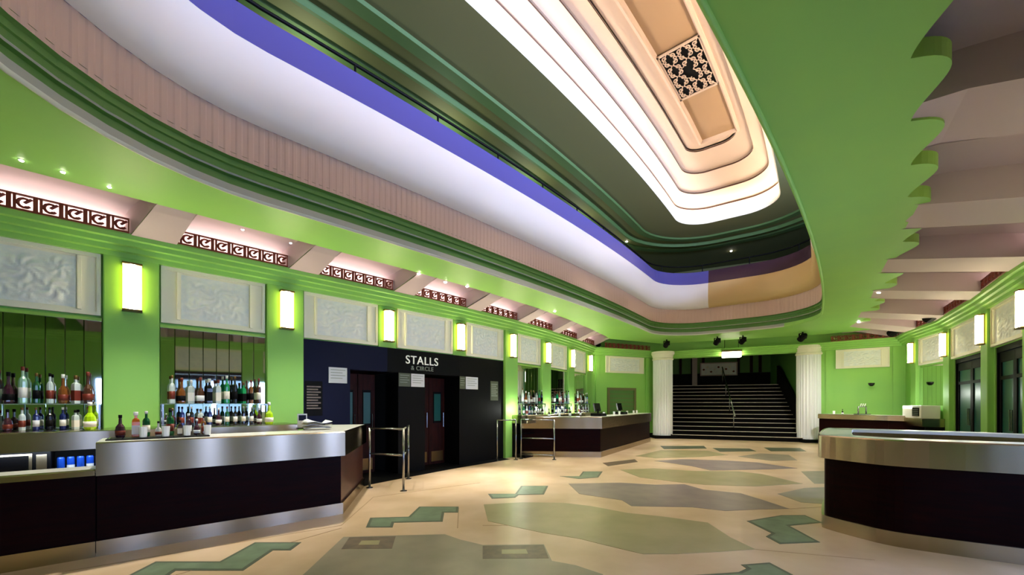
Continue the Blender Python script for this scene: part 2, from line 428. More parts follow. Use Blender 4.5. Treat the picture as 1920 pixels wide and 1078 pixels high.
def cove(parent, a, b, fo, co, zb1, zroof, u0, du0, du1, nb=10):
    """one bay of the folded cove: vault over the fret, end risers and the flat beam beside it. fo fret offset, co ceiling-edge offset"""
    loc, rz, L = fr(a, b)
    span = co-fo
    zb = lambda o: Z_C1+(zb1-Z_C1)*max(0, min(1, (o-fo)/span))
    ul = lambda o: u0+du0*(o-fo)/span; ur = lambda o: L+du1*(o-fo)/span-.02
    prof = [(.06, 3.72), (.09, 3.86), (.16, 3.98)]
    for k in range(7): t = k/6; o = .26+(co+.35-.26)*t; prof.append((o, 4.05+(zroof-4.05)*math.sin(t*PI/2)))
    m = MB()
    def fn(u, v):
        f_ = v*(len(prof)-1); i = min(int(f_), len(prof)-2); t = f_-i
        o = prof[i][0]*(1-t)+prof[i+1][0]*t; z = prof[i][1]*(1-t)+prof[i+1][1]*t
        return (ul(o)+(ur(o)-ul(o))*u, -o, z+.05*math.sin(PI*u))
    m.grid(fn, 8, len(prof)-1)
    v = m.build('cove_vault', 'pink', parent, True); v.location = loc; v.rotation_euler[2] = rz
    e = MB()
    for side in (ul, ur):
        for (o1, z1), (o2, z2) in zip(prof, prof[1:]):
            e.face([(side(o1), -o1, z1), (side(o2), -o2, z2), (side(o2), -o2, min(z2, zb(o2))), (side(o1), -o1, min(z1, zb(o1)))])
    v = e.build('cove_riser', 'pink', parent); v.location = loc; v.rotation_euler[2] = rz
    bm_ = MB()
    os_ = [fo-.3, fo]+[fo+span*k/5 for k in range(1, 6)]+[co+.4]
    bm_.grid(lambda u, v_: ((lambda o: ((-(L-ur(o))-.0)*(1-u)+ul(o)*u, -o, zb(o)+(.012 if o >= co-.01 else 0)))(os_[int(round(v_*(len(os_)-1)))])), 4, len(os_)-1)
    v = bm_.build('cove_beam', 'pink', parent); v.location = loc; v.rotation_euler[2] = rz
for i in range(-3, 7):
    cove(ceil, P(i), P(i+1), .29, OFL, 4.0, 4.24, .45, .16, .23)
for k in range(1, 9):
    co = 2.0 if k > 1 else 1.75
    cove(ceil, RW[k], RW[k+1], .29, co, 4.01, 4.36, .85, 0, 0)
cove(ceil, RW[0], RW[1], .29, 1.3, 4.01, 4.2, .3, 0, 0)

# fret grilles
def fret_cell():
    m = MB(); h = .23
    m.box(0, .024, -.02, .0, 0, h); m.box(.036, .06, -.02, 0, 0, h)
    pts = [(.12+.05*math.cos(a), -.01, .115+.07*math.sin(a)) for a in [PI*.2+PI*1.6*k/9 for k in range(10)]]
    m.tube(pts, .017, 6)
    m.tube([(.12, -.01, .115), (.175, -.01, .19)], .017, 6); m.lathe([(.001, -.02), (.026, 0), (.001, .02)], 6, (.135, -.01, .06))
    m.box(.185, .198, -.02, 0, 0, h)
    return m.mesh('fret_motif')
FC = fret_cell()
CELL = .198
def fret(a, b, u0, u1, off, z, label):
    loc, rz, L = fr(a, b)
    t = thing('fret_grille', label, 'grille', (loc[0]+math.cos(rz)*u0+math.sin(rz)*off, loc[1]+math.sin(rz)*u0-math.cos(rz)*off, z), rz, 'red fret grilles of the ceiling cove'); t.scale = (1, 1, .76)
    n = max(1, int((u1-u0)/CELL)); w_ = (u1-u0)
    MB().box(0, w_, -.03, .02, 0, .025).build('bottom_rail', 'fret', t)
    MB().box(0, w_, -.025, .015, .235, .255).build('top_rail', 'fret', t)
    for k in range(n):
        c = obj('fret_motif', FC, 'fret', t); c.location = (k*w_/n, 0, .012); c.scale = (w_/n/CELL, 1, 1)
    return t
for i in range(-2, 7):
    L = fr(P(i), P(i+1))[2]
    fret(P(i), P(i+1), .45, L-.03, .29, 3.72, '%s lit red fret grille from the viewer under the left ceiling edge' % ORD[i+2])
for k in range(1, 5):
    L = fr(RW[k], RW[k+1])[2]
    fret(RW[k], RW[k+1], .85, L-.03, .29, 3.72, '%s red fret grille from the far corner on the right hand cornice' % ORD[k-1])
lb = fr(LEFT_END, BL_END)[2]; fret(LEFT_END, BL_END, .5, lb-.9, .31, 3.72, 'red fret grille on the end wall left of the staircase')
lb = fr(BR_START, BR_END)[2]; fret(BR_START, BR_END, .8, lb-.2, .31, 3.72, 'red fret grille on the end wall right of the staircase')

# light troughs behind the frets
def trough(a, b, u0, u1, power, off=.16, z=3.84, col=(1, .8, .7)):
    loc, rz, L = fr(a, b); u = (u0+u1)/2
    x = loc[0]+math.cos(rz)*u+math.sin(rz)*off; y = loc[1]+math.sin(rz)*u-math.cos(rz)*off
    l = bpy.data.lights.new('trough_light', 'AREA'); l.shape = 'RECTANGLE'; l.size = (u1-u0); l.size_y = .1; l.energy = power; l.color = col
    o = bpy.data.objects.new('trough_light', l); C.objects.link(o); o.location = (x, y, z)
    o.rotation_euler = (PI-.5, 0, rz)
for i in range(-2, 7): trough(P(i), P(i+1), .5, 1.8, 2.6)
for k in range(1, 5):
    L = fr(RW[k], RW[k+1])[2]; trough(RW[k], RW[k+1], .9, L-.1, 2.0)

# ------------------------------------------------------------------ balcony front round the void
bal = struct('balcony', 'balcony front curving round the oval void')
def split_sweep(path, prof, names, mats, cond):
    parts = {0: MB(), 1: MB()}; n = len(path); offs = [offset(path, d, True) for d, z in prof]
    for i in range(n):
        j = (i+1) % n; k = 1 if cond(path[i]) else 0
        for q in range(len(prof)-1):
            parts[k].face([(*offs[q][i], prof[q][1]), (*offs[q][j], prof[q][1]), (*offs[q+1][j], prof[q+1][1]), (*offs[q+1][i], prof[q+1][1])])
    for k in (0, 1): parts[k].build(names[k], mats[k], bal, True)
street = lambda p: (Vector(p)-AX_C).dot(Vector((math.cos(AX_H), -math.sin(AX_H)))) > 1.3
split_sweep(VOID, [(.03, 4.0), (.02, 3.97), (-.006, 3.97), (-.012, 4.0)], ('balcony_lip', 'balcony_lip'), ('lip', 'green'), street)
split_sweep(VOID, [(-.012, 4.0), (.0, 4.085)], ('balcony_grey_band', 'balcony_green_band'), ('lip_grey', 'green'), street)
MB().sweep(VOID, [(.0, 4.085), (.07, 4.09), (.07, 4.2), (.03, 4.215)], True).build('lower_moulding', 'green_dark', bal)
MB().sweep(VOID, [(.03, 4.215), (.02, 4.23), (.03, 4.24)], True).build('moulding_bead', 'lip_grey', bal)
MB().sweep(VOID, [(.03, 4.24), (.06, 4.26), (.06, 4.33), (.04, 4.34), (.04, 4.40), (.0, 4.42)], True).build('upper_moulding', 'green_dark', bal)
VF = loop(0, ns=130, ne=14)
# ribbed fascia
nv_ = len(VF); rb = MB(); va = offset(VF, 0, True); vb_ = offset(VF, .018, True); ring = []
for i in range(nv_):
    a, b = Vector(VF[i]), Vector(VF[(i+1) % nv_])
    n_ = max(1, int((b-a).length/.12))
    for k in range(n_): ring.append(a+(b-a)*k/n_)
rp_ = []
for i, p in enumerate(ring):
    q = ring[(i+1) % len(ring)]; t = (q-p); l_ = t.length; t = t.normalized(); n = Vector((t.y, -t.x))
    rp_ += [p, p+t*l_*.35, p+t*l_*.5+n*.006, p+t*l_*.85+n*.006]
rb.sweep([tuple(p) for p in rp_], [(0, 4.42), (0, 4.92)], True).build('ribbed_fascia', 'fascia_pink', bal)
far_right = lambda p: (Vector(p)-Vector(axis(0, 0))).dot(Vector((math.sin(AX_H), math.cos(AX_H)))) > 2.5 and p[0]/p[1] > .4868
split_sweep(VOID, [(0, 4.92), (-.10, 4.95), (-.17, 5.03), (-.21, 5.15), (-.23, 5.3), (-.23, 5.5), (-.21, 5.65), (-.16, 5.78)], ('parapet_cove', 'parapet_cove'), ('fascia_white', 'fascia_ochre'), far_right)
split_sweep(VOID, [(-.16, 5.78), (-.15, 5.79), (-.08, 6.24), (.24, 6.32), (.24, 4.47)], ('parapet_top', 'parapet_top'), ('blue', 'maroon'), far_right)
rail = thing('balcony_rail', 'thin black handrail on short posts above the blue balcony parapet', 'handrail', (*axis(0, 0), 6.32))
inv = Vector((-axis(0, 0)[0], -axis(0, 0)[1], -6.32))
rl = offset(VOID, .15, True)
MB().tube([Vector((p[0], p[1], 6.54))+inv for p in rl], .024, 6, True).build('rail', 'black', rail, True)
rs = arclen(rl+[rl[0]]); npost = int(rs[-1]/1.45)
pm = MB().lathe([(.03, 0), (.018, .02), (.018, .2)], 6).mesh('post')
for k in range(npost):
    s = k*rs[-1]/npost; i = max(j for j in range(len(rl)) if rs[j] <= s)
    a, b = Vector(rl[i]), Vector(rl[(i+1) % len(rl)]); p = a+(b-a)*((s-rs[i])/max(1e-6, rs[i+1]-rs[i]))
    o = obj('post', pm, 'black', rail); o.location = Vector((p.x, p.y, 6.32))+inv

# ------------------------------------------------------------------ upper gallery ceiling and lit dome
Z_U = 7.6
up = struct('ceiling_upper', 'dark green gallery ceiling with a lit stepped oval dome')
OPEN = loop(.95, rk=.7)
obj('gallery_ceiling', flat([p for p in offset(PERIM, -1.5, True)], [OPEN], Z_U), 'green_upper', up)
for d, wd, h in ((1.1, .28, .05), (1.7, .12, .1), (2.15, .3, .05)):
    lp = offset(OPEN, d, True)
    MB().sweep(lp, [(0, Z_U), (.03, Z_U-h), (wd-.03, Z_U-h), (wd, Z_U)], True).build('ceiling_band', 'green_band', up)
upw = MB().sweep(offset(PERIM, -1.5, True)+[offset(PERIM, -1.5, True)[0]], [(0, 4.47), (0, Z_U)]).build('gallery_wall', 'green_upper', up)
MB().sweep(PERIM+[PERIM[0]], [(0, 4.40), (-1.5, 4.47)]).build('gallery_edge', 'green_dark', up)
# cove rim, trough and dome steps
MB().sweep(OPEN, [(0, Z_U), (-.03, Z_U+.02), (-.03, Z_U+.1), (.02, Z_U+.16), (.05, Z_U+.16)], True).build('dome_rim', 'cream', up, True)
MB().sweep(OPEN, [(.05, Z_U+.16), (.35, Z_U+.12), (.42, Z_U+.3), (.3, Z_U+.42)], True).build('dome_trough', 'cream', up, True)
MB().sweep(OPEN, [(.08, Z_U+.2), (.16, Z_U+.2), (.16, Z_U+.24), (.08, Z_U+.24)], True, closeprof=True).build('cove_lamp', 'coveglow', up)
def ring(d): return loop(.95-d, kl=.95-d*(3.3 if d < 0 else 1), rk=.7)
def loft(rings, name, m, smooth=True):
    b = MB(); n = len(rings[0][0])
    for (r0, z0), (r1, z1) in zip(rings, rings[1:]):
        for i in range(n):
            k = (i+1) % n; b.face([(*r0[i], z0), (*r0[k], z0), (*r1[k], z1), (*r1[i], z1)])
    return b.build(name, m, up, smooth)
DST = [(.30, .05, 7.98, 8.12), (.05, -.24, 8.18, 8.28), (-.24, -.54, 8.34, 8.43), (-.54, -.84, 8.49, 8.55)]
for q, (d0, d1, z0, z1) in enumerate(DST):
    loft([(ring(d0+(d1-d0)*k/6), z0+(z1-z0)*(1-(1-k/6)**2)) for k in range(7)], 'dome_step', 'dome')
    z2 = DST[q+1][2] if q+1 < len(DST) else 8.60
    loft([(ring(d1), z1), (ring(d1+.012), z1+.015), (ring(d1+.012), z2)], 'dome_step_line', 'dome_line')
    loft([(ring(d1+.02), z2), (ring(d1-.02), z2)], 'dome_step_edge', 'dome')
obj('dome_top', flat(ring(-.84), [], 8.60), 'dome', up)
# long sunk centre panel with its moulded frame
def rect_loop(l0, l1, wd):
    pts = []
    n = 24
    for k in range(n+1): pts.append(axis(l0+(l1-l0)*k/n, .16+wd))
    for k in range(n+1): pts.append(axis(l1+(l0-l1)*k/n, .16-wd))
    ar = sum(pts[i-1][0]*pts[i][1]-pts[i][0]*pts[i-1][1] for i in range(len(pts)))
    return pts if ar > 0 else pts[::-1]
PNL = rect_loop(-8.0, 2.55, .42)
MB().sweep(PNL, [(.09, 8.60), (.07, 8.52), (.02, 8.5), (-.0, 8.52), (-.03, 8.58)], True).build('dome_panel_frame', 'dome', up)
obj('dome_panel', flat(PNL, [], 8.58), 'dome_panel', up)
gs = -.15
gx, gy = axis(gs, .16); grz = math.atan2(*reversed(tuple(Vector(axis(gs+.1, 0))-Vector(axis(gs-.1, 0)))))
gr = thing('ceiling_grille', 'square pierced fretwork ventilation grille in the dome ceiling', 'grille', (gx, gy, 8.56), grz)
gr.scale = (.9, .9, 1)
MB().box(-.86, .86, -.47, .47, -.012, .005).build('backing', 'black', gr)
fm = MB()
for (x0, x1, y0, y1) in ((-.86, .86, -.47, -.42), (-.86, .86, .42, .47), (-.86, -.80, -.47, .47), (.80, .86, -.47, .47)): fm.box(x0, x1, y0, y1, -.03, .0)
fm.build('frame', 'dome', gr)
def scroll():
    m = MB(); pts = [(.085*(1-.09*k)*math.cos(k*.75), .065*(1-.09*k)*math.sin(k*.75), -.02) for k in range(10)]
    m.tube(pts, .014, 5); m.tube([(-.1, -.07, -.02), (.1, .07, -.02)], .011, 5); return m.mesh('scroll_motif')
SM = scroll()
for ix in range(8):
    for iy in range(5):
        if ix in (3, 4) and iy == 2: continue
        o = obj('scroll_motif', SM, 'dome', gr); o.location = (-.70+ix*.2, -.33+iy*.165, 0); o.scale = ((-1)**ix, (-1)**iy, 1)

# ------------------------------------------------------------------ relief panels
def relief_mesh():
    W_, H_, nu, nv = 1.0, 1.0, 44, 30
    def h(u, v):
        s = 0
        for (cx, cy, r, k, ph) in ((.25, .3, .2, 3, 0), (.5, .62, .24, 4, 1), (.75, .32, .2, 3, 2), (.2, .75, .16, 3, 1), (.82, .74, .17, 4, .5), (.5, .2, .15, 3, 2.5)):
            dx, dy = u-cx, v-cy; d = math.hypot(dx*1.3, dy); a = math.atan2(dy, dx)
            if d < r*1.3: s = max(s, (math.cos(a*k*2+ph+d*26)*.5+.5)*max(0, 1-(d/(r*1.3))**3))
        return s
    m = MB(); m.grid(lambda u, v: (u-.5, -.022*h(u, v)-.001, v-.5), nu, nv); return m.mesh('relief')
RM = relief_mesh()
def relief_panel(a, b, u0, u1, z0, z1, label, off=.012):
    loc, rz, L = fr(a, b); um = (u0+u1)/2
    t = thing('relief_panel', label, 'wall panel', (loc[0]+math.cos(rz)*um+math.sin(rz)*off, loc[1]+math.sin(rz)*um-math.cos(rz)*off, z0), rz, 'plaster relief panels above head height')
    w_, h_ = u1-u0, z1-z0; sd = min(.2, w_*.15)
    MB().box(-w_/2, w_/2, -.02, 0, 0, h_).build('backboard', 'cream', t)
    for s in (-1, 1):
        x = s*(w_/2-sd); MB().box(x-.018, x+.018, -.05, -.02, .06, h_-.06).build('side_bead', 'cream', t)
        x = s*(w_/2-.02); MB().box(x-.02, x+.02, -.045, -.02, 0, h_).build('frame_stile', 'cream', t)
    for z in (.0, h_-.05): MB().box(-w_/2+.04, w_/2-.04, -.045, -.02, z, z+.05).build('frame_rail', 'cream', t)
    r = obj('relief', RM, 'plaster', t, True); r.location = (0, -.022, h_/2); r.scale = (w_-2*sd-.06, .9, h_-.16)
    return t
LP_ = ['at the left edge of the picture above the bar', None]
names = {-2: 'white plaster relief panel furthest left above the near bar, cut off by the picture edge', -1: 'white plaster relief panel left of the nearest lit sconce above the near bar',
         0: 'white plaster relief panel between the two nearest sconces above the bar mirrors', 1: 'white plaster relief panel above the left end of the stalls doorway',
         2: 'narrow white plaster relief panel above the lettering of the stalls doorway', 3: 'white plaster relief panel above the right end of the stalls doorway',
         4: 'white relief panel above the first mirrored niche beyond the stalls doorway', 5: 'white relief panel above the middle mirrored niche of the far bar', 6: 'white relief panel above the last mirrored niche by the far left corner'}
for i in range(-2, 7):
    L = fr(P(i), P(i+1))[2]
    e0 = PW/2 if i not in (2, 3) else .2; e1 = PW/2 if i+1 not in (2, 3) else .2
    relief_panel(P(i), P(i+1), e0+.02, L-e1-.02, Z_PB+.02, Z_PT-.01, names[i])
lb = fr(LEFT_END, BL_END)[2]; relief_panel(LEFT_END, BL_END, .75, lb-.98, 2.74, 3.43, 'pale relief panel on the end wall between far bar and left column')
lb = fr(BR_START, BR_END)[2]; relief_panel(BR_START, BR_END, .94, lb-.4, 2.74, 3.43, 'pale relief panel on the end wall right of the staircase')
rn = {1: 'pale relief panel on the right wall between its two furthest sconces', 2: 'pale relief panel on the right wall above the further dark doorway', 3: 'pale relief panel at the right edge of the picture above teal glass doors'}
for k in (1, 2, 3):
    L = fr(RW[k], RW[k+1])[2]; relief_panel(RW[k], RW[k+1], .23, L-.23, Z_PB+.02, Z_PT-.01, rn[k])

# ------------------------------------------------------------------ wall sconces
SB = MB().box(-.085, .085, -.02, 0, -.0, .6).mesh('back_plate')
SG = MB().box(-.095, -.035, -.09, -.02, .0, .6).mesh('glass_panel')
SK = MB().box(-.03, .03, -.12, -.02, .0, .6).mesh('glass_core')
SCP = MB().box(-.1, .1, -.12, 0, 0, .025).mesh('cap')
def sconce(p, rz, d, label, z=2.74):
    t = thing('wall_sconce', label, 'wall lamp', (p[0]+math.sin(rz)*d, p[1]-math.cos(rz)*d, z), rz, 'lit art deco wall sconces')
    obj('back_plate', SB, 'brass', t)
    g1 = obj('glass_panel', SG, 'sconce_glass', t); g2 = obj('glass_panel', SG, 'sconce_glass', t); g2.location.x = .13
    obj('glass_core', SK, 'sconce_core', t)
    c1 = obj('cap', SCP, 'brass', t); c1.location.z = -.025; c2 = obj('cap', SCP, 'brass', t); c2.location.z = .6
    return t
sl_ = {-1: 'lit sconce beyond the left picture edge on a green pilaster', 0: 'nearest lit sconce, on the green pilaster between the two near bar mirrors', 1: 'second lit sconce from the left, on the pilaster beside the stalls doorway',
       2: 'lit sconce above the left door opening of the stalls, third from the left', 3: 'lit sconce above the right door opening of the stalls, fourth from the left', 4: 'lit sconce on the pilaster where the stalls doorway ends and far bar starts',
       5: 'lit sconce between first and second mirrored niche of the far bar', 6: 'lit sconce between second and third mirrored niche of the far bar', 7: 'small lit sconce in the far left corner of the room'}
for i in range(0, 8): sconce(P(i), node_dir(i), .1 if i not in (2, 3) else .04, sl_[i])
rl_ = {1: 'lit sconce furthest away on the right wall, near the end wall', 2: 'lit sconce on the right wall between mirror and dark doorway', 3: 'nearest lit sconce on the right wall between two dark doorways'}
for k in (1, 2, 3): sconce(RW[k], rdir(k), .1, rl_[k])
for k in (4, 6): sconce(RW[k], rdir(k), .1, 'lit sconce on the street side beyond the right picture edge, %s from the picture' % ORD[k-4])
for k in (4, 5, 6, 7): relief_panel(RW[k], RW[k+1], .23, fr(RW[k], RW[k+1])[2]-.23, Z_PB+.02, Z_PT-.01, 'relief panel on the street side beyond the right picture edge, %s from the picture' % ORD[k-4])

# ------------------------------------------------------------------ mirrored niches behind the bars
MS = {}
def niche(i, label, z0=1.15, z1=2.56, n=8):
    a, b = P(i), P(i+1); loc, rz, L = fr(a, b); u0, u1 = PW/2+.01, L-PW/2-.01
    t = thing('mirror_panel', label, 'mirror', (loc[0]+math.cos(rz)*u0+math.sin(rz)*.006, loc[1]+math.sin(rz)*u0-math.cos(rz)*.006, z0), rz, 'strip mirrors behind the bars')
    w_ = (u1-u0)/n
    if w_ not in MS:
        m = MB(); g = .006; h = z1-z0; d = .02
        m.face([(g, -d, 0), (w_-g, -d, 0), (w_-g, -d, h), (g, -d, h)]); 
        m.face([(0, -.004, 0), (g, -d, 0), (g, -d, h), (0, -.004, h)], 1); m.face([(w_-g, -d, 0), (w_, -.004, 0), (w_, -.004, h), (w_-g, -d, h)], 1)
        m.face([(0, -.004, 0), (w_, -.004, 0), (w_-g, -d, 0), (g, -d, 0)]); m.face([(0, -.004, h), (w_, -.004, h), (w_-g, -d, h), (g, -d, h)])
        MS[w_] = m.mesh('mirror_strip')
    for k in range(n):
        o = obj('mirror_strip', MS[w_], ['mirror', 'lip'], t); o.location = (k*w_, 0, 0); o.rotation_euler[2] = math.radians(random.uniform(-.8, .8))
    MB().box(0, u1-u0, -.05, 0, z1-z0, z1-z0+.04).build('head_trim', 'green_gloss', t)
    return (a, b, u0, u1)
NI = {-2: 'strip mirror at the far left behind the bar, cut by the picture edge', -1: 'strip mirror left of the nearest green pilaster behind the bar', 0: 'strip mirror right of the nearest green pilaster behind the bar',
      4: 'strip mirror of the far bar nearest the stalls doorway', 5: 'strip mirror in the middle of the far bar', 6: 'strip mirror of the far bar next to the far left corner'}
for i in NI: niche(i, NI[i])

# ------------------------------------------------------------------ bars
def counter(name, label, path, zt=1.1, band=.32, kick=.15, depth=.6, closed=False, cat='bar counter', seams=1.6, top='steel_top', endmat=None, group='bar counters', curved=False):
    base = path[0]; t = thing(name, label, cat, (base[0], base[1], 0), 0, group)
    loc = [(p[0]-base[0], p[1]-base[1]) for p in path]
    MB().sweep(loc, [(-.04, 0), (-.0, 0), (-.0, kick), (-.04, kick)], closed, closeprof=True).build('kick_plate', 'steel', t)
    # mahogany panels, one per stretch
    segs = list(zip(loc, loc[1:]+loc[:1])) if closed else list(zip(loc, loc[1:]))
    inner = offset(loc, -.03, closed)
    isegs = list(zip(inner, inner[1:]+inner[:1])) if closed else list(zip(inner, inner[1:]))
    if curved:
        dp = dense(inner+[inner[0]], .08); sl2 = arclen(dp); n = round(sl2[-1]/seams)
        for k in range(n):
            lo, hi = sl2[-1]*k/n, sl2[-1]*(k+1)/n
            ch = [p for p, q in zip(dp, sl2) if lo-.001 <= q <= hi+.09]
            MB().sweep(ch, [(0, kick), (0, zt-band+.01), (-.03, zt-band+.01), (-.03, kick)], closeprof=True).build('front_panel', 'mahogany', t)
        isegs = []
    for si, (a, b) in enumerate(isegs):
        a, b = Vector(a), Vector(b); L = (b-a).length; n = max(1, round(L/seams)); tv = (b-a)/L; nn = Vector((-tv.y, tv.x))*.03
        for k in range(n):
            p = a+tv*(L*k/n+.003); q = a+tv*(L*(k+1)/n-.003)
            MB().prism([p, q, q+nn, p+nn], kick, zt-band+.01).build('front_panel', endmat if (endmat and si == len(isegs)-1) else 'mahogany', t)
    MB().sweep(loc, [(-.06, .02), (-depth+.03, .02), (-depth+.03, zt-.05), (-.06, zt-.05)], closed, closeprof=True).build('carcass', 'black', t)
    MB().sweep(loc, [(.03, zt-band), (.03, zt-.012), (.018, zt), (-.0, zt), (-.0, zt-band)], closed, closeprof=True).build('steel_band', 'steel', t)
    MB().sweep(loc, [(.0, zt-.04), (.0, zt), (-depth, zt), (-depth, zt-.04)], closed, closeprof=True).build('counter_top', top, t)
    MB().sweep(loc, [(-depth+.03, zt-.04), (-depth, zt-.04), (-depth, zt-.4), (-depth+.03, zt-.4)], closed, closeprof=True).build('inner_skirt', 'steel', t)
    return t
u_ = Vector((.755, .656)).normalized()
Bp = Vector((-2.25, 5.40)); Sp = Bp-u_*2.305; Ap = Bp-u_*6.6; Cp = Vector((-2.62, 7.2))
counter('bar_counter', 'near left bar counter with steel fascia, dark mahogany front and angled end', [tuple(Sp), tuple(Bp), tuple(Cp)], endmat='mahogany_end')
counter('service_counter', 'lower dark service counter with steel ledge at the left edge of the picture', [tuple(Ap), tuple(Sp-u_*.005)], zt=.845, band=.06, depth=.3, seams=1.9)
counter('bar_counter', 'far left bar counter with steel fascia in front of the mirrored niches', [(.25, 11.22), (2.43, 11.05), (5.35, 15.65)])
counter('bar_counter', 'far right bar counter below the end wall beside the right column', [(10.85, 14.35), (11.55, 12.45), (12.05, 11.75)], band=.16)
ISL = [(3.70, 4.88), (3.69, 4.75), (3.79, 4.45), (3.90, 4.2), (4.15, 4.01), (4.66, 3.69), (5.5, 3.17), (6.55, 4.55), (6.2, 5.15), (5.9, 5.48), (4.95, 6.15), (4.83, 6.23)]
def chaikin(p, n=2):
    for _ in range(n):
        q = []
        for a, b in zip(p, p[1:]+p[:1]):
            q += [(a[0]*.75+b[0]*.25, a[1]*.75+b[1]*.25), (a[0]*.25+b[0]*.75, a[1]*.25+b[1]*.75)]
        p = q
    return p
ISL = chaikin(ISL)
counter('island_bar', 'right island bar counter with steel fascia and dark rounded mahogany front', ISL, closed=True, depth=.3, seams=1.9, band=.27, curved=True)

# back bars along the mirrors
def back_bar(name, label, path, zt=1.15, depth=.62):
    base = path[0]; t = thing(name, label, 'back bar', (base[0], base[1], 0))
    loc = [(p[0]-base[0], p[1]-base[1]) for p in path]
    MB().sweep(loc, [(.0, 0), (depth-.08, 0), (depth-.08, .08), (0, .08)], closeprof=True).build('plinth', 'black', t)
    MB().sweep(loc, [(.0, .08), (.02, .08), (.02, zt-.22), (.0, zt-.22)], closeprof=True).build('back_panel', 'black', t)
    MB().sweep(loc, [(.0, .64), (depth-.06, .64), (depth-.06, .67), (0, .67)], closeprof=True).build('shelf', 'black_gloss', t)
    MB().sweep(loc, [(.0, zt-.22), (depth, zt-.22), (depth, zt-.01), (depth-.02, zt), (0, zt)], closeprof=True).build('counter_top', 'steel', t)
    s = arclen(loc)
    for a, b in zip(loc, loc[1:]):
        a, b = Vector(a), Vector(b); L = (b-a).length; tv = (b-a)/L; rn = Vector((tv.y, -tv.x)); n = max(1, round(L/1.9))
        p = b-tv*.05
        MB().prism([p, p+tv*.03, p+tv*.03+rn*(depth-.07), p+rn*(depth-.07)], .08, zt-.22).build('divider', 'black', t)
    return t
bo = .11
bbp = [tuple(Vector(P(i))) for i in (-3, -2, -1, 0, 1)]
bbp = offset(bbp, bo)
back_bar('back_bar', 'steel topped back bar below the near strip mirrors', bbp)
bbp2 = offset([P(4), P(5), P(6), P(7), LEFT_END], bo)
back_bar('back_bar', 'steel topped back bar below the strip mirrors of the far bar', bbp2, depth=.5)
q0, q1 = Vector(RW[1]), Vector(RW[2])
bbp3 = offset([RW[1], tuple(q0+(q1-q0)*.98)], bo)
back_bar('back_bar', 'dark back bar under the mirror on the far right wall', bbp3, zt=1.05, depth=.45)

# ------------------------------------------------------------------ bottles, shelves and things on the bars
def lat(prof, n=10): return MB().lathe(prof, n)
STY = {
 'tall': (lat([(.034, 0), (.038, .01), (.038, .19), (.030, .215), (.014, .235), (.013, .29)]).mesh('bottle'), lat([(.016, .285), (.016, .32)], 8).mesh('cap'), lat([(.0388, .05), (.0388, .14)]).mesh('paper_label')),
 'square': (lat([(.044, 0), (.047, .01), (.047, .17), (.04, .195), (.018, .21), (.016, .245)], 4).mesh('bottle'), lat([(.02, .24), (.02, .28)], 8).mesh('cap'), lat([(.048, .03), (.048, .13)], 4).mesh('paper_label')),
 'round': (lat([(.04, 0), (.05, .02), (.052, .09), (.044, .14), (.018, .18), (.015, .26)]).mesh('bottle'), lat([(.019, .255), (.019, .295)], 8).mesh('cap'), lat([(.0505, .03), (.0525, .09)]).mesh('paper_label')),
}
BN = 0
def bottle(p, z, style, col, label, group, capc=None, labc='paper', sc_=1.0, rz=0, slim=1.0):
    b, c, l = STY[style]
    r = obj('bottle', b, None); tag(r, label, 'bottle', group)
    mk = 'bottle_'+col.replace(' ', '_')
    # colour by object-level slot so that meshes stay shared
    if not b.materials: b.materials.append(MATS['white'])
    r.material_slots[0].link = 'OBJECT'; r.material_slots[0].material = MATS[mk]
    r.location = (p[0], p[1], z); r.rotation_euler[2] = rz; r.scale = (sc_*slim, sc_*slim, sc_)
    for nm, me, mm in (('cap', c, capc or 'black'), ('paper_label', l, labc)):
        if not me.materials: me.materials.append(MATS['white'])
        o = obj(nm, me, None, r); o.material_slots[0].link = 'OBJECT'; o.material_slots[0].material = MATS[mm]
        for q in me.polygons: q.use_smooth = len(me.polygons) > 8
    return r
def loc_on(i, u, off):
    loc, rz, L = fr(P(i), P(i+1)); return (loc[0]+math.cos(rz)*u+math.sin(rz)*off, loc[1]+math.sin(rz)*u-math.cos(rz)*off), rz, L
def shelf(i, label, z=1.47):
    p, rz, L = loc_on(i, PW/2+.01, .17); w_ = L-PW-.02
    t = thing('glass_shelf', label, 'shelf', (p[0], p[1], z), rz, 'glass bottle shelves on the mirrors')
    MB().box(0, w_, -.07, .13, -.012, 0).build('glass_plate', 'glass_shelf', t)
    for x in (.02, w_-.02):
        MB().box(x-.01, x+.01, -.05, .12, -.03, -.012).box(x-.01, x+.01, -.06, -.04, -.32, -.012).build('bracket', 'chrome', t)
SEQ = [('tall', 'clear'), ('square', 'clear'), ('tall', 'brown'), ('round', 'amber'), ('tall', 'emerald green'), ('round', 'plum'), ('square', 'clear'), ('tall', 'black'), ('tall', 'pale mint'), ('round', 'brown'), ('square', 'emerald green'), ('tall', 'dark green'), ('square', 'black'), ('tall', 'amber')]
NN = {-2: 'furthest left niche', -1: 'niche left of nearest pilaster', 0: 'niche right of nearest pilaster', 4: 'far niche by stalls doorway', 5: 'middle far niche', 6: 'far niche by corner'}
LABC = ['paper', 'cream', 'black', 'fret', 'white']
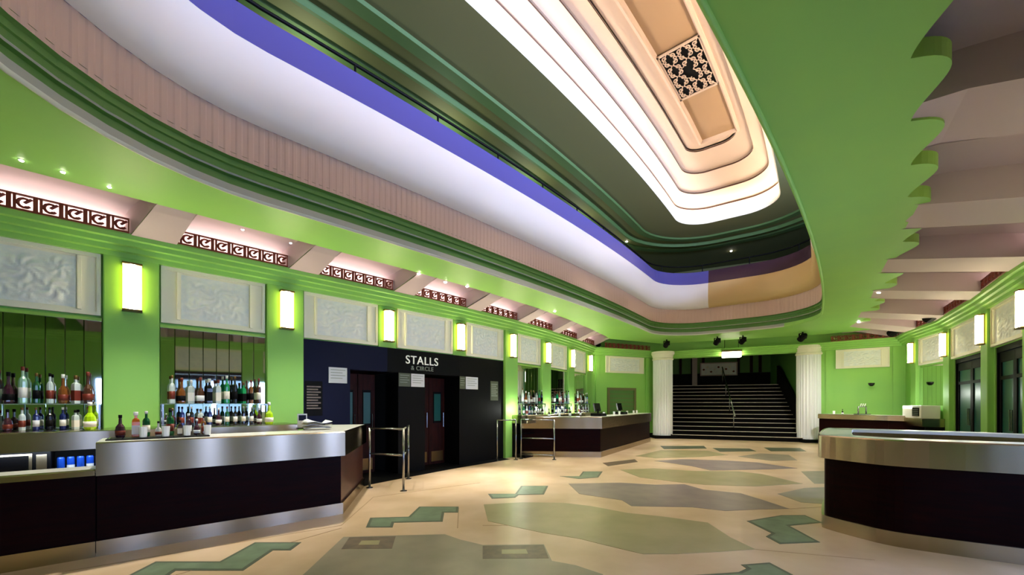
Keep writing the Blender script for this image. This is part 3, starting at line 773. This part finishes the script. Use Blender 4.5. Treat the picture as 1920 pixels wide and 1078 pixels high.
for i in (-1, 0, 4, 5, 6):
    shelf(i, 'thin glass bottle shelf across the %s' % NN[i])
    near = i < 1; n = 11 if near else 8; L = fr(P(i), P(i+1))[2]; w_ = L-PW-.16
    for row, (z, off, nmr) in enumerate(((1.4705, .17, 'glass shelf'), (1.1505, .2, 'back bar'))):
        for k in range(n):
            u = PW/2+.08+w_*(k+.5)/n
            st, col = SEQ[(k*3+row*5+i*7) % len(SEQ)] if row == 0 else random.choice([('tall', 'deep blue'), ('tall', 'black'), ('square', 'clear'), ('tall', 'dark green'), ('round', 'plum'), ('tall', 'clear')])
            p, rz, _ = loc_on(i, u, off+random.uniform(-.012, .012))
            bottle(p, z, st, col, '%s bottle, %s from left on %s, %s' % (col, ORD[k], nmr, NN[i]), 'bottles behind the bars', capc=random.choice(['black', 'white', 'fret', 'brass']), labc=random.choice(LABC), sc_=random.uniform(1.15, 1.38) if row == 0 else .86, rz=random.uniform(0, 6), slim=.72 if row == 0 else .9)
# yellow green bottles standing on the back bar edge
p, rz, _ = loc_on(0, 1.55, .5); bottle(p, 1.151, 'round', 'yellow green', 'bright yellow green bottle on the back bar beside the second green pilaster', 'bottles on the counters', 'white', 'cream', 1.15)
p, rz, _ = loc_on(-1, 1.52, .52); bottle(p, 1.151, 'round', 'yellow green', 'bright yellow green bottle on the back bar in front of the nearest pilaster', 'bottles on the counters', 'white', 'cream', 1.15)
# condiments and bottles on the near bar
def on_bar(x, d=.3):
    """point on the near bar: along from its low end, back from its front edge"""
    n = Vector((-u_.y, u_.x)); return tuple(Sp+u_*x+n*d)
tr = thing('bar_mat', 'flat black rubber drip mat on the near left bar', 'mat', (*on_bar(.47, .3), 1.1), math.atan2(u_.y, u_.x))
bevel(MB().box(-.42, .42, -.15, .15, 0, .012).build('mat_base', 'black', tr), .004)
for k in range(9): MB().box(-.4+k*.1, -.39+k*.1, -.14, .14, .011, .018).build('rib', 'black_gloss', tr)
for k, (x, d, st, c, s_) in enumerate(((.30, .32, 'round', 'plum', .8), (.42, .3, 'square', 'orange', .95), (.50, .4, 'tall', 'dark green', .85), (.60, .3, 'round', 'white', .55), (.70, .4, 'tall', 'dark green', .9), (.78, .3, 'square', 'brown', .6), (.86, .38, 'tall', 'plum', .75), (.93, .3, 'round', 'plum', .6), (1.00, .4, 'tall', 'amber', .65))):
    bottle(on_bar(x-.15, d), 1.118, st, c, '%s bottle, %s from the left in the cluster on the black bar mat' % (c, ORD[k]), 'bottles on the black bar mat', random.choice(['black', 'white']), random.choice(['paper', 'cream', 'fret']), s_)
GLM = lat([(.028, 0), (.03, .003), (.036, .11), (.033, .11), (.027, .008)], 10).mesh('tumbler')
def tumbler(p, z, label, group='tumblers on the counters', m='glass_shelf'):
    o = obj('tumbler', GLM, None); o.location = (p[0], p[1], z); tag(o, label, 'glass', group)
    if not GLM.materials: GLM.materials.append(MATS['glass_shelf'])
    o.material_slots[0].link = 'OBJECT'; o.material_slots[0].material = MATS[m]; return o
for k, x in enumerate((.48, .66, .84, 1.02)):
    tumbler(on_bar(x-.15, .2), 1.118 if x < 1.0 else 1.118, 'small white tumbler, %s from the left in front of the bottle cluster' % ORD[k], m='white')
# papers and a small stand on the bar
pp = thing('paper_bundle', 'crumpled bundle of white and grey papers on the end of the near bar', 'papers', (*on_bar(2.15, .62), 1.112), .5)
for k in range(5):
    o = MB().grid(lambda u, v: ((u-.5)*.34, (v-.5)*.22,   .012+.02*k+.03*math.sin(u*PI*(1+k*.3))*(.4+v)), 8, 4).build('sheet', 'paper' if k % 2 == 0 else 'inlay_grey', pp, True)
    o.rotation_euler[2] = random.uniform(-.5, .5); md = o.modifiers.new('t', 'SOLIDIFY'); md.thickness = .006
ms = thing('menu_stand', 'small white menu card stand at the end of the near bar', 'sign', (*on_bar(2.05, 1.0), 1.1), .75)
MB().box(-.07, .07, -.04, .04, 0, .015).build('base', 'black', ms)
MB().box(-.065, .065, -.006, .006, .015, .22).build('card', 'white', ms); MB().box(-.05, .05, -.009, -.006, .12, .2).build('printed_block', 'navy', ms)
# microwave and blue cans on the lower back bar shelf
p, rz, _ = loc_on(-1, .93, .40)
mw = thing('microwave_oven', 'dark microwave oven with silver frame on the shelf under the back bar', 'microwave', (p[0], p[1], .67), rz)
bevel(MB().box(-.28, .28, -.2, .2, 0, .26).build('casing', 'black', mw), .01)
MB().box(-.26, .14, -.212, -.2, .03, .235).build('door_frame', 'steel', mw); MB().box(-.235, .115, -.216, -.21, .05, .215).build('door_glass', 'black_gloss', mw)
MB().box(.17, .25, -.21, -.2, .04, .22).build('control_panel', 'steel', mw)
CM = lat([(.03, 0), (.033, .008), (.033, .15), (.027, .165)], 10).mesh('can')
mat('can_blue', srgb(30, 84, 200), .3, .3)
for k in range(6):
    p, rz, _ = loc_on(-1, 1.28+k*.08, .5)
    o = obj('drink_can', CM, 'can_blue'); o.location = (p[0], p[1], .67); tag(o, 'blue drink can, %s from the left on the shelf under the back bar' % ORD[k], 'can', 'blue cans under the back bar')
    l = MB().lathe([(.0335, .03), (.0335, .07)], 10).build('printed_band', 'white' if k % 2 else 'can_blue', o)
# far bar clutter
def far_pt(s, d=.3):
    a, b = Vector((2.43, 11.05)), Vector((5.35, 15.65)); t = (b-a).normalized(); n = Vector((-t.y, t.x)); return tuple(a+t*s+n*d)
for k, (s, x) in enumerate(((1.2, .35), (2.0, .3), (2.7, .35), (3.4, .3), (4.2, .3), (4.8, .35))):
    tumbler(far_pt(s, x), 1.1, 'white tumbler, %s from the near end on the far left bar counter' % ORD[k], m='white')
for k, s in enumerate((.45, .75, 1.05, 1.35)):
    bottle((.6+s, 11.5+.02*k), 1.1, ['round', 'tall', 'square', 'tall'][k], ['plum', 'clear', 'black', 'brown'][k], '%s bottle, %s from the left on the near end of the far bar' % (['plum', 'clear', 'black', 'brown'][k], ORD[k]), 'bottles on the far bar', sc_=.75)
def till(p, z, rz, label):
    t = thing('cash_register', label, 'till', (p[0], p[1], z), rz)
    MB().box(-.17, .17, -.17, .17, 0, .08).build('drawer_base', 'black', t); MB().box(-.02, .02, 0, .04, .08, .2).build('stand', 'black', t)
    s = MB().box(-.18, .18, -.02, .02, .14, .38).build('screen', 'black_gloss', t); s.rotation_euler[0] = -.2
till(far_pt(.75, .35), 1.1, .9, 'black till with tilted screen on the far left bar')
till(far_pt(3.0, .4), 1.1, .9, 'small black till further along the far left bar')
rb_ = lambda s, d=.25: tuple(Vector((10.85, 14.35))+Vector((.346, -.938))*s+Vector((.938, .346))*d)
bt = thing('beer_tap', 'chrome beer font with drip tray on the far right bar', 'beer tap', (*rb_(1.2), 1.1), 0)
MB().box(-.2, .2, -.1, .1, 0, .03).build('drip_tray', 'chrome', bt)
MB().tube([(-.13, 0, .03), (-.13, 0, .26), (.13, 0, .26), (.13, 0, .03)], .022, 8).build('font', 'chrome', bt, True)
for x in (-.07, 0, .07): MB().tube([(x, 0, .26), (x, -.05, .36)], .012, 6).build('handle', 'white', bt)
tumbler(rb_(.35), 1.1, 'white tumbler at the column end of the far right bar', m='white'); bottle(rb_(.62), 1.1, 'round', 'black', 'squat black bottle on the far right bar', 'bottles on the far bar', sc_=.6)
# lit white cabinet on the right back bar
loc, rz, L = fr(RW[1], RW[2])
cb = thing('display_cabinet', 'white illuminated counter cabinet with dark grille on the far right back bar', 'cabinet', (loc[0]+math.cos(rz)*1.22+math.sin(rz)*.34, loc[1]+math.sin(rz)*1.22-math.cos(rz)*.34, 1.05), rz)
bevel(MB().box(-.62, .62, -.2, .2, 0, .36).build('casing', 'white', cb), .015)
MB().box(.1, .52, -.215, -.2, .06, .3).build('grille', 'black', cb)
for k in range(4): MB().box(.12, .5, -.222, -.215, .09+k*.05, .1+k*.05).build('grille_bar', 'lip_grey', cb)
MB().box(-.55, .05, -.21, -.2, .28, .33).build('light_strip', 'lightbox', cb)
u0, u1 = .23, L-.23
mr = thing('mirror_panel', 'greenish strip mirror on the far right wall above the white cabinet', 'mirror', (loc[0]+math.cos(rz)*u0+math.sin(rz)*.006, loc[1]+math.sin(rz)*u0-math.cos(rz)*.006, 1.42), rz)
for k in range(6):
    w_ = (u1-u0)/6; o = MB().box(k*w_+.004, (k+1)*w_-.004, -.018, 0, 0, 1.14).build('mirror_strip', 'mirror', mr)
# ------------------------------------------------------------------ stalls doorway
st_ = struct('door_1', 'dark navy stalls doorway with two openings')
# chord frame from the pilaster at P(1) to the pilaster at P(4)
A_, B_ = Vector(P(1)), Vector(P(4)); tv = (B_-A_).normalized()
def dpart(name, i, u0, u1, y0, y1, z0, z1, m):
    loc, rz, L = fr(P(i), P(i+1)); o = MB().box(u0, u1, y0, y1, z0, z1).build(name, m, st_); o.location = loc; o.rotation_euler[2] = rz; return o
for i in (1, 2, 3):
    L = fr(P(i), P(i+1))[2]
    dpart('fascia_board', i, (PW/2 if i == 1 else 0), (L-PW/2 if i == 3 else L), -.03, .18, 2.12, Z_PB, 'navy' if i == 1 else 'black')
    dpart('vestibule_ceiling', i, -.1, L+.1, .0, 1.9, 2.4, 2.45, 'black'); dpart('vestibule_back', i, -.2, L+.5, 1.5, 1.6, 0, 2.4, 'door_wood')
dpart('wall_facing', 1, PW/2, 1.13, -.03, .6, 0, 2.12, 'navy')
dpart('pier', 2, .25, .915, -.03, 1.5, 0, 2.12, 'black'); dpart('pier', 3, 0, 1.62, -.03, 1.5, 0, 2.12, 'black')
dpart('vestibule_floor', 1, 1.13, 1.9, -.02, 1.6, 0, .004, 'black'); dpart('vestibule_floor', 2, .0, 1.9, -.02, 1.6, 0, .004, 'black')
# doors inside the openings
def door(i, u0, u1, y, label):
    loc, rz, L = fr(P(i), P(i+1))
    t = thing('swing_door', label, 'door', (loc[0]+math.cos(rz)*u0-math.sin(rz)*y, loc[1]+math.sin(rz)*u0+math.cos(rz)*y, 0), rz)
    w_ = u1-u0
    bevel(MB().box(0, w_, 0, .05, .01, 2.08).build('door_leaf', 'door_wood', t), .005)
    MB().box(w_*.25, w_*.75, -.012, 0, 1.0, 1.75).build('glazing_bead', 'black', t); MB().box(w_*.3, w_*.7, -.016, -.012, 1.05, 1.7).build('glass', 'teal_glass', t)
    MB().box(.06, w_-.06, -.012, 0, .08, .32).build('kick_plate', 'brass', t)
    MB().tube([(w_-.08, -.05, .9), (w_-.08, -.05, 1.25)], .012, 6).build('pull_handle', 'chrome', t)
door(1, 1.14, 1.52, .5, 'dark wooden swing door behind the left stalls opening'); door(1, 1.53, 1.9, .5, 'second dark wooden swing door leaf behind the left stalls opening')
door(2, .92, 1.4, .5, 'dark wooden swing door behind the right stalls opening'); door(2, 1.41, 1.88, .5, 'second dark wooden swing door leaf behind the right stalls opening')
# notices
def notice(i, u, z, w_, h_, label, m='paper', y=-.03, lines=4, lm='lip_grey'):
    loc, rz, L = fr(P(i), P(i+1))
    t = thing('notice', label, 'notice', (loc[0]+math.cos(rz)*u-math.sin(rz)*y, loc[1]+math.sin(rz)*u+math.cos(rz)*y, z), rz)
    MB().box(-w_/2, w_/2, -.008, 0, 0, h_).build('sheet', m, t)
    for k in range(lines):
        MB().box(-w_*.4, w_*.4*(1 if k % 2 == 0 else .6), -.0095, -.008, h_*(.82-.7*k/lines), h_*(.82-.7*k/lines)+h_*.04).build('text_line', lm, t)
notice(1, .90, 1.85, .34, .29, 'white notice on the navy wall left of the stalls openings')
notice(2, .73, 1.83, .34, .28, 'white notice on the black pier between the stalls openings'); notice(2, .40, 1.83, .28, .28, 'dark grey notice left of the white one between the stalls openings', 'inlay_edge')
notice(3, .42, 1.82, .42, .3, 'white notice on the black pier right of the stalls openings'); notice(3, .1, 1.82, .18, .3, 'dark notice left of the white one right of the stalls openings', 'inlay_edge')
notice(3, 1.25, 1.55, .3, .5, 'dim grey poster near the right end of the stalls doorway', 'inlay_edge', lines=7)
notice(1, .47, 1.25, .3, .62, 'dark framed price list with pale text on the navy wall', 'black', lines=9, lm='inlay_brown')
# lettering
def text(name, s, size, loc, rz, m, parent, sp=1.0):
    c = bpy.data.curves.new(name, 'FONT'); c.body = s; c.size = size; c.extrude = .008; c.align_x = 'CENTER'; c.space_character = sp
    o = bpy.data.objects.new(name, c); C.objects.link(o)
    dg = bpy.context.evaluated_depsgraph_get(); me = bpy.data.meshes.new_from_object(o.evaluated_get(dg))
    bpy.data.objects.remove(o); me.name = name
    r = obj(name, me, m, parent); r.rotation_euler = (PI/2, 0, 0); r.location = loc; return r
loc, rz, L = fr(P(2), P(3))
sg = thing('stalls_sign', 'pale raised lettering reading STALLS on the black door fascia', 'sign', (loc[0]+math.cos(rz)*.845+math.sin(rz)*.04, loc[1]+math.sin(rz)*.845-math.cos(rz)*.04, 2.26), rz)
text('lettering', 'STALLS', .25, (0, 0, .06), rz, 'letter', sg, 1.1); text('second_line', '& CIRCLE', .13, (0, 0, -.07), rz, 'lip_grey', sg, 1.1)

# ------------------------------------------------------------------ barriers
def barrier(pts, rails, label, zt=1.05):
    b = pts[0]; t = thing('queue_barrier', label, 'barrier', (b[0], b[1], 0))
    for p in pts:
        q = (p[0]-b[0], p[1]-b[1])
        MB().tube([(q[0], q[1], 0), (q[0], q[1], zt)], .02, 8).build('post', 'chrome', t, True)
        MB().lathe([(.06, 0), (.06, .01), (.022, .02)], 10, (q[0], q[1], 0)).build('foot', 'chrome', t)
    for p, q in zip(pts, pts[1:]):
        for z in rails:
            MB().tube([(p[0]-b[0], p[1]-b[1], z), (q[0]-b[0], q[1]-b[1], z)], .016, 8).build('rail', 'chrome', t, True)
barrier([(-2.48, 7.06), (-1.82, 6.8), (-2.02, 7.9)], (1.04, .6), 'chrome queue barrier at the end of the near left bar')
barrier([(.24, 10.75), (1.1, 10.55)], (1.04, .55, .12), 'chrome queue barrier in front of the far bar end, right one')
barrier([(-.38, 10.35), (.10, 10.55)], (1.04,), 'chrome queue barrier beside the far stalls pilaster, left one')

# ------------------------------------------------------------------ columns and staircase
def column(p, label):
    t = thing('fluted_column', label, 'column', (p[0], p[1], 0))
    MB().box(-.46, .46, -.46, .46, 0, .12).build('plinth', 'black', t)
    n = 24; prof = []
    m = MB(); ring = []
    for k in range(n*4):
        a = 2*PI*k/(n*4); r = .40-.022*max(0, math.sin(2*PI*((k % 4)/4)))*1.0 if k % 4 else .40
        r = .40 if k % 4 == 0 else (.385 if k % 2 else .372); ring.append((r*math.cos(a), r*math.sin(a)))
    m.prism(ring, .12, 3.3).build('shaft', 'column', t)
    MB().lathe([(.41, 3.3), (.43, 3.33), (.43, 3.37), (.40, 3.39), (.44, 3.52), (.47, 3.56), (.47, 3.66)], 28).build('capital', 'cream', t)
column((6.45, 17.35), 'white fluted column left of the staircase'); column((11.35, 15.5), 'white fluted column right of the staircase')
sa, sb = Vector((6.80, 16.95)), Vector((11.0, 15.35)); sw = (sb-sa).length; srz = math.atan2((sb-sa).y, (sb-sa).x)
stc = thing('staircase', 'dark carpeted staircase with pale nosings rising between the two columns', 'staircase', (sa.x, sa.y, 0), srz)
NS, RI, GO = 14, .168, .29
for k in range(NS):
    o = MB().box(-.15, sw+.15, k*GO, (k+1)*GO+.02, 0 if k == 0 else k*RI-.1, (k+1)*RI).build('step', 'carpet', stc)
    MB().box(-.1, sw+.1, k*GO-.02, k*GO+.03, (k+1)*RI-.012, (k+1)*RI+.006).build('nosing', 'nosing', o)
MB().box(-.6, sw+.6, NS*GO, NS*GO+2.2, NS*RI-.2, NS*RI).build('landing', 'carpet', stc)
Y0, Z0 = .75, .35
for x in (-.15, sw+.05):
    m = MB(); m.face([(x, Y0, Z0), (x, NS*GO, NS*RI-.1), (x, NS*GO, NS*RI+.9), (x, Y0, Z0+.95)]); m.face([(x+.1, Y0, Z0), (x+.1, NS*GO, NS*RI-.1), (x+.1, NS*GO, NS*RI+.9), (x+.1, Y0, Z0+.95)])
    m.face([(x, Y0, Z0+.95), (x+.1, Y0, Z0+.95), (x+.1, NS*GO, NS*RI+.9), (x, NS*GO, NS*RI+.9)]); m.face([(x, Y0, Z0), (x+.1, Y0, Z0), (x+.1, Y0, Z0+.95), (x, Y0, Z0+.95)])
    m.build('balustrade', 'carpet', stc)
hr = thing('stair_handrail', 'chrome centre handrail running up the dark staircase', 'handrail', (sa.x, sa.y, 0), srz)
MB().tube([(sw/2, .1, .95), (sw/2, NS*GO, NS*RI+.9)], .025, 8).build('rail', 'chrome', hr, True)
for k in (1, 5, 9, 13): MB().tube([(sw/2, k*GO+.15, (k+1)*RI), (sw/2, k*GO+.15, (k+1)*RI+.84)], .018, 8).build('post', 'chrome', hr, True)
# stair hall behind
shl = struct('wall_stairs', 'dark stair hall behind the columns')
def sp_(name, x0, x1, y0, y1, z0, z1, m):
    o = MB().box(x0, x1, y0, y1, z0, z1).build(name, m, shl); o.location = (sa.x, sa.y, 0); o.rotation_euler[2] = srz; return o
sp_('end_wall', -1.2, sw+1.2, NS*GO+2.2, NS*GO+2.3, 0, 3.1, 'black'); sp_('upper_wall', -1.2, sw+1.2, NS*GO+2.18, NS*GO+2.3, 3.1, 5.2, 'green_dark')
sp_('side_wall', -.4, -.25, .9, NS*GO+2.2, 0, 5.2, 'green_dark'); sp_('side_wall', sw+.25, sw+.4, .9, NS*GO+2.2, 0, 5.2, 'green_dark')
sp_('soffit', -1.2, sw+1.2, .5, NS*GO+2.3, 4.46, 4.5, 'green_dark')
for x in (.35, .95, 1.5, 3.2, 3.8, 4.2): sp_('wall_strip', x, x+.13, NS*GO+2.1, NS*GO+2.18, 3.1, 4.4, 'door_wood')
sp_('pink_pier', 1.0, 1.25, NS*GO+1.9, NS*GO+2.1, NS*RI, 4.4, 'pink')
# ornate mirror on the landing
om = thing('ornate_plaque', 'wide carved plaster plaque on the landing wall at the top of the staircase', 'wall plaque', (sa.x+math.cos(srz)*2.3-math.sin(srz)*(NS*GO+2.05), sa.y+math.sin(srz)*2.3+math.cos(srz)*(NS*GO+2.05), 3.0), srz)
pl_ = MB(); pl_.grid(lambda u, v: (1.7*(u-.5), -.03*abs(math.sin(u*17)*math.sin(v*9)), .62*v), 40, 16); pl_.build('carved_field', 'plaster', om, True)
for z in (-.04, .62): MB().box(-.9, .9, -.06, .02, z, z+.05).build('frame_rail', 'pink', om)
for x in (-.9, .84): MB().box(x, x+.06, -.06, .02, 0, .62).build('frame_stile', 'pink', om)
for k in range(9): MB().lathe([(.01, -.05), (.07, 0), (.01, .05)], 6, (-.72+k*.18, -.03, .3+.14*math.sin(k*2.1))).build('rosette', 'cream' if k % 2 else 'fret', om)
lx = thing('light_box', 'glowing rectangular light box hung above the staircase', 'lamp', (sa.x+math.cos(srz)*2.15-math.sin(srz)*.3, sa.y+math.sin(srz)*2.15+math.cos(srz)*.3, 3.34), srz)
bevel(MB().box(-.34, .34, -.12, .12, 0, .22).build('diffuser', 'lightbox', lx), .02); MB().box(-.36, .36, -.14, .14, .22, .27).build('housing', 'brass', lx)
for x in (-.25, .25): MB().tube([(x, 0, .27), (x, 0, 1.1)], .01, 6).build('hanger', 'black', lx)

loc, rz, L = fr(LEFT_END, BL_END)
ht = struct('window_1', 'dark green framed serving hatch in the end wall behind the far bar'); ht.location = loc; ht.rotation_euler[2] = rz
MB().box(.95, 2.25, -.012, 0, .9, 2.02).build('hatch_shutter', 'green_dark', ht)
for (a, b, c, d) in ((.85, .95, .9, 2.12), (2.25, 2.35, .9, 2.12), (.95, 2.25, 2.02, 2.12)): MB().box(a, b, -.05, 0, c, d).build('hatch_frame', 'green_upper', ht)
for k in range(6): MB().box(.96, 2.24, -.02, -.012, 1.0+k*.17, 1.02+k*.17).build('shutter_slat', 'green_upper', ht)
for k_, (a, b) in enumerate(((LEFT_END, BL_END), (BR_START, BR_END))):
    loc, rz, L = fr(a, b)
    for x in (.35, L-.75) if k_ == 0 else (.75, L-.22):
        o = MB().box(x-.1, x+.1, -.04, 0, .18, 3.44).build('pilaster_strip', 'green', wb); o.location = loc; o.rotation_euler[2] = rz
# ------------------------------------------------------------------ doors on the right wall
for k, kind in DOORB.items():
    loc, rz, L = fr(RW[k], RW[k+1])
    lab = {2: 'dark teal glass double door on the right wall, further one', 3: 'dark teal glass double door at the right edge of the picture'}.get(k, 'glazed street door on the right wall behind the viewer, bay %s' % ORD[k-4])
    t = struct('door_%d' % k, lab); t.location = loc; t.rotation_euler[2] = rz
    x0, x1 = .28, L-.28; n = 2; w_ = (x1-x0)/n
    fm = 'black' if kind == 'dark' else 'door_wood'
    for (a, b, c, d) in ((x0, x1, 2.5, Z_PB), (x0, x0+.05, 0, 2.5), (x1-.05, x1, 0, 2.5)): MB().box(a, b, .02, .14, c, d).build('frame', fm, t)
    for j in range(n):
        a = x0+.05+j*(w_-.05); b = a+w_-.055
        m = MB()
        for (p, q, r, s) in ((a, a+.09, .01, 2.49), (b-.09, b, .01, 2.49), (a+.09, b-.09, .01, .22), (a+.09, b-.09, 2.3, 2.49), (a+.09, b-.09, 1.95, 2.02)): m.box(p, q, .05, .1, r, s)
        lf = m.build('door_leaf', fm, t)
        MB().box(a+.08, b-.08, .07, .08, .2, 1.96).box(a+.08, b-.08, .07, .08, 2.0, 2.31).build('pane', 'teal_glass' if kind == 'dark' else 'sky_glass', lf)
        xx = b-.05 if j == 0 else a+.05
        MB().tube([(xx, .0, .95), (xx, .0, 1.35)], .014, 6).build('pull_handle', 'chrome', lf)

# ------------------------------------------------------------------ small lamps on the ceiling
DLM = MB().lathe([(.05, -.012), (.05, 0), (.03, .0)], 12).mesh('bezel'); DLG = MB().lathe([(.036, -.02), (.03, -.03), (.004, -.036)], 10).mesh('lamp')
def downlight(p, z, label, sz=1.0):
    t = thing('downlight', label, 'ceiling lamp', (p[0], p[1], z), 0, 'small ceiling downlights')
    obj('bezel', DLM, 'white', t); obj('lamp', DLG, 'lampglow', t); t.scale = (sz,)*3
def ceil_pt(x, y, z=4.0): 
    D = FPX*(z-HC)/(YH-y); return ((x-960)/FPX*D, D)
for k, (x, y) in enumerate(((1648, 547), (1610, 603))):
    downlight(ceil_pt(x, y), 4.0, ['bright downlight at the far right of the green ceiling', 'bright downlight nearest the right column'][k])
for k, (x, y) in enumerate(((785, 512), (835, 528), (876, 536), (1040, 583), (40, 300), (118, 322), (205, 350), (455, 430), (545, 455))):
    downlight(ceil_pt(x, y), 4.0, 'small downlight, %s from the left along the left ceiling edge' % ORD[[5, 6, 7, 8, 0, 1, 2, 3, 4][k]], .8 if k < 4 else .45)
for k, (x, y) in enumerate(((1371, 470), (1175, 452))):
    D = FPX*(Z_U-HC)/(YH-y); downlight(((x-960)/FPX*D, D), Z_U, ['bright downlight in the dark gallery ceiling above the staircase end', 'small downlight in the dark gallery ceiling at the left'][k])
def spotlight(p, z, rz, label, s=1.0):
    t = thing('stage_spotlight', label, 'spotlight', (p[0], p[1], z), rz, 'black spotlights on the cornice'); t.scale = (s,)*3
    MB().tube([(0, 0, .18), (0, 0, .10)], .02, 6).build('stem', 'black', t)
    MB().box(-.1, -.085, -.02, .02, -.04, .1).box(.085, .1, -.02, .02, -.04, .1).box(-.1, .1, -.02, .02, .085, .1).build('yoke', 'black', t)
    o = MB().lathe([(.07, -.13), (.08, -.12), (.08, .06), (.05, .12)], 12).build('housing', 'black', t); o.rotation_euler = (1.1, 0, 0)
    l = MB().lathe([(.062, -.134), (.03, -.14), (.002, -.142)], 12).build('lens', 'black_gloss', t); l.rotation_euler = (1.1, 0, 0)
for k, (x, y, z, s, nm) in enumerate(((1750, 590, 3.82, 1.6, 'large black spotlight on the right cornice above the furthest sconces'), (1678, 620, 3.82, 1.5, 'black spotlight at the far right end of the fret'), (1505, 632, 3.82, 1.3, 'black spotlight above the right column'), (1393, 638, 3.82, 1.2, 'black spotlight right of the light box above the stairs'), (1345, 640, 3.82, 1.2, 'black spotlight left of the light box above the stairs'), (1250, 645, 3.82, 1.2, 'black spotlight above the left column'), (1122, 647, 3.82, 1.0, 'small black spotlight by the far left corner'))):
    D = FPX*(z-HC)/(YH-y)
    spotlight(((x-960)/FPX*D, D), z, 0, nm, s)
# small camera on the back wall
D = 14.0
cm = thing('wall_camera', 'small black dome camera on the green end wall right of the staircase', 'camera', ((1634-960)/FPX*14.05, 14.05, 2.15), math.atan2(-1.32, 1.68))
MB().tube([(0, .12, 0), (0, 0, 0)], .02, 6).build('arm', 'black', cm); MB().lathe([(.09, .03), (.09, 0), (.075, -.05), (.03, -.085)], 12).build('dome', 'black_gloss', cm, True)

# ------------------------------------------------------------------ downlight beams, bar lamps and added fill lights
spot('downlight_beam', (-.7, 9.1, 3.95), (-.55, 7.9, 0), 560, (1, .97, .95), 50, 1.0)
spot('downlight_beam', (1.2, 11.6, 3.95), (.9, 9.9, 0), 160, (1, .95, .88), 50, 1.0)
spot('downlight_beam', (-2.6, 6.4, 3.95), (-3.0, 6.0, 1.0), 200, (1, .95, .85), 75)
spot('downlight_beam', (-4.2, 4.9, 3.95), (-4.4, 4.6, 1.0), 200, (1, .95, .85), 75)
spot('downlight_beam', (2.6, 13.4, 3.95), (2.3, 13.2, 1.0), 120, (.95, 1, .9), 60)
spot('downlight_beam', (10.4, 12.3, 3.95), (11.4, 13.0, 1.0), 120, (1, .95, .85), 60)
for s_, pw_ in ((-6.5, 18), (-3.5, 18), (-.5, 18), (2.5, 16), (5.2, 10)):  # added fill points that brighten the gallery ceiling; no fittings stand here
    l = bpy.data.lights.new('gallery_fill', 'POINT'); l.energy = pw_; l.color = (.9, 1, .8); l.shadow_soft_size = .12
    o = bpy.data.objects.new('gallery_fill', l); C.objects.link(o); o.location = (*axis(s_, -4.1), 6.9)
spot('downlight_beam', (5.2, 15.2, 3.95), (6.3, 15.4, .8), 200, (1, .95, .88), 70, 1.0)  # added beam to brighten the left column; no downlight sits above it
spot('downlight_beam', (9.2, 10.6, 3.95), (10.6, 14.0, .8), 260, (1, .95, .88), 70, 1.0)
for gx_, gy_, tx_, ty_, pw_ in ((1.6, 6.6, .6, 7.2, 260), (3.6, 9.6, 3.2, 9.6, 560), (5.4, 12.2, 5.8, 12.2, 640)):  # added spots to brighten the mid floor; no lamps hang in the dome
    spot('floor_fill_beam', (gx_, gy_, 7.9), (tx_, ty_, 0), pw_, (1, .96, .9), 66, 1.0, .1)
p_, rz_, _ = loc_on(-1, 1.2, .68)
area('back_bar_shelf_fill', (p_[0], p_[1], .91), (p_[0]-.3, p_[1]+.3, .6), 1.2, .04, 1.6, (.7, .85, 1.0))  # added light so the cans on the dark shelf show
l = bpy.data.lights.new('cabinet_fill', 'POINT'); l.energy = 9; l.color = (.95, 1, .92); l.shadow_soft_size = .1  # added point light that brightens the white cabinet
o = bpy.data.objects.new('cabinet_fill', l); C.objects.link(o); o.location = (11.55, 11.75, 1.75)
for u_k in (4, 5, 6):
    p_, rz_, _ = loc_on(u_k, .0, .35)
    l = bpy.data.lights.new('bar_back_lamp', 'POINT'); l.energy = 7; l.color = (.95, 1, .9); l.shadow_soft_size = .05
    o = bpy.data.objects.new('bar_back_lamp', l); C.objects.link(o); o.location = (p_[0], p_[1], 1.3)
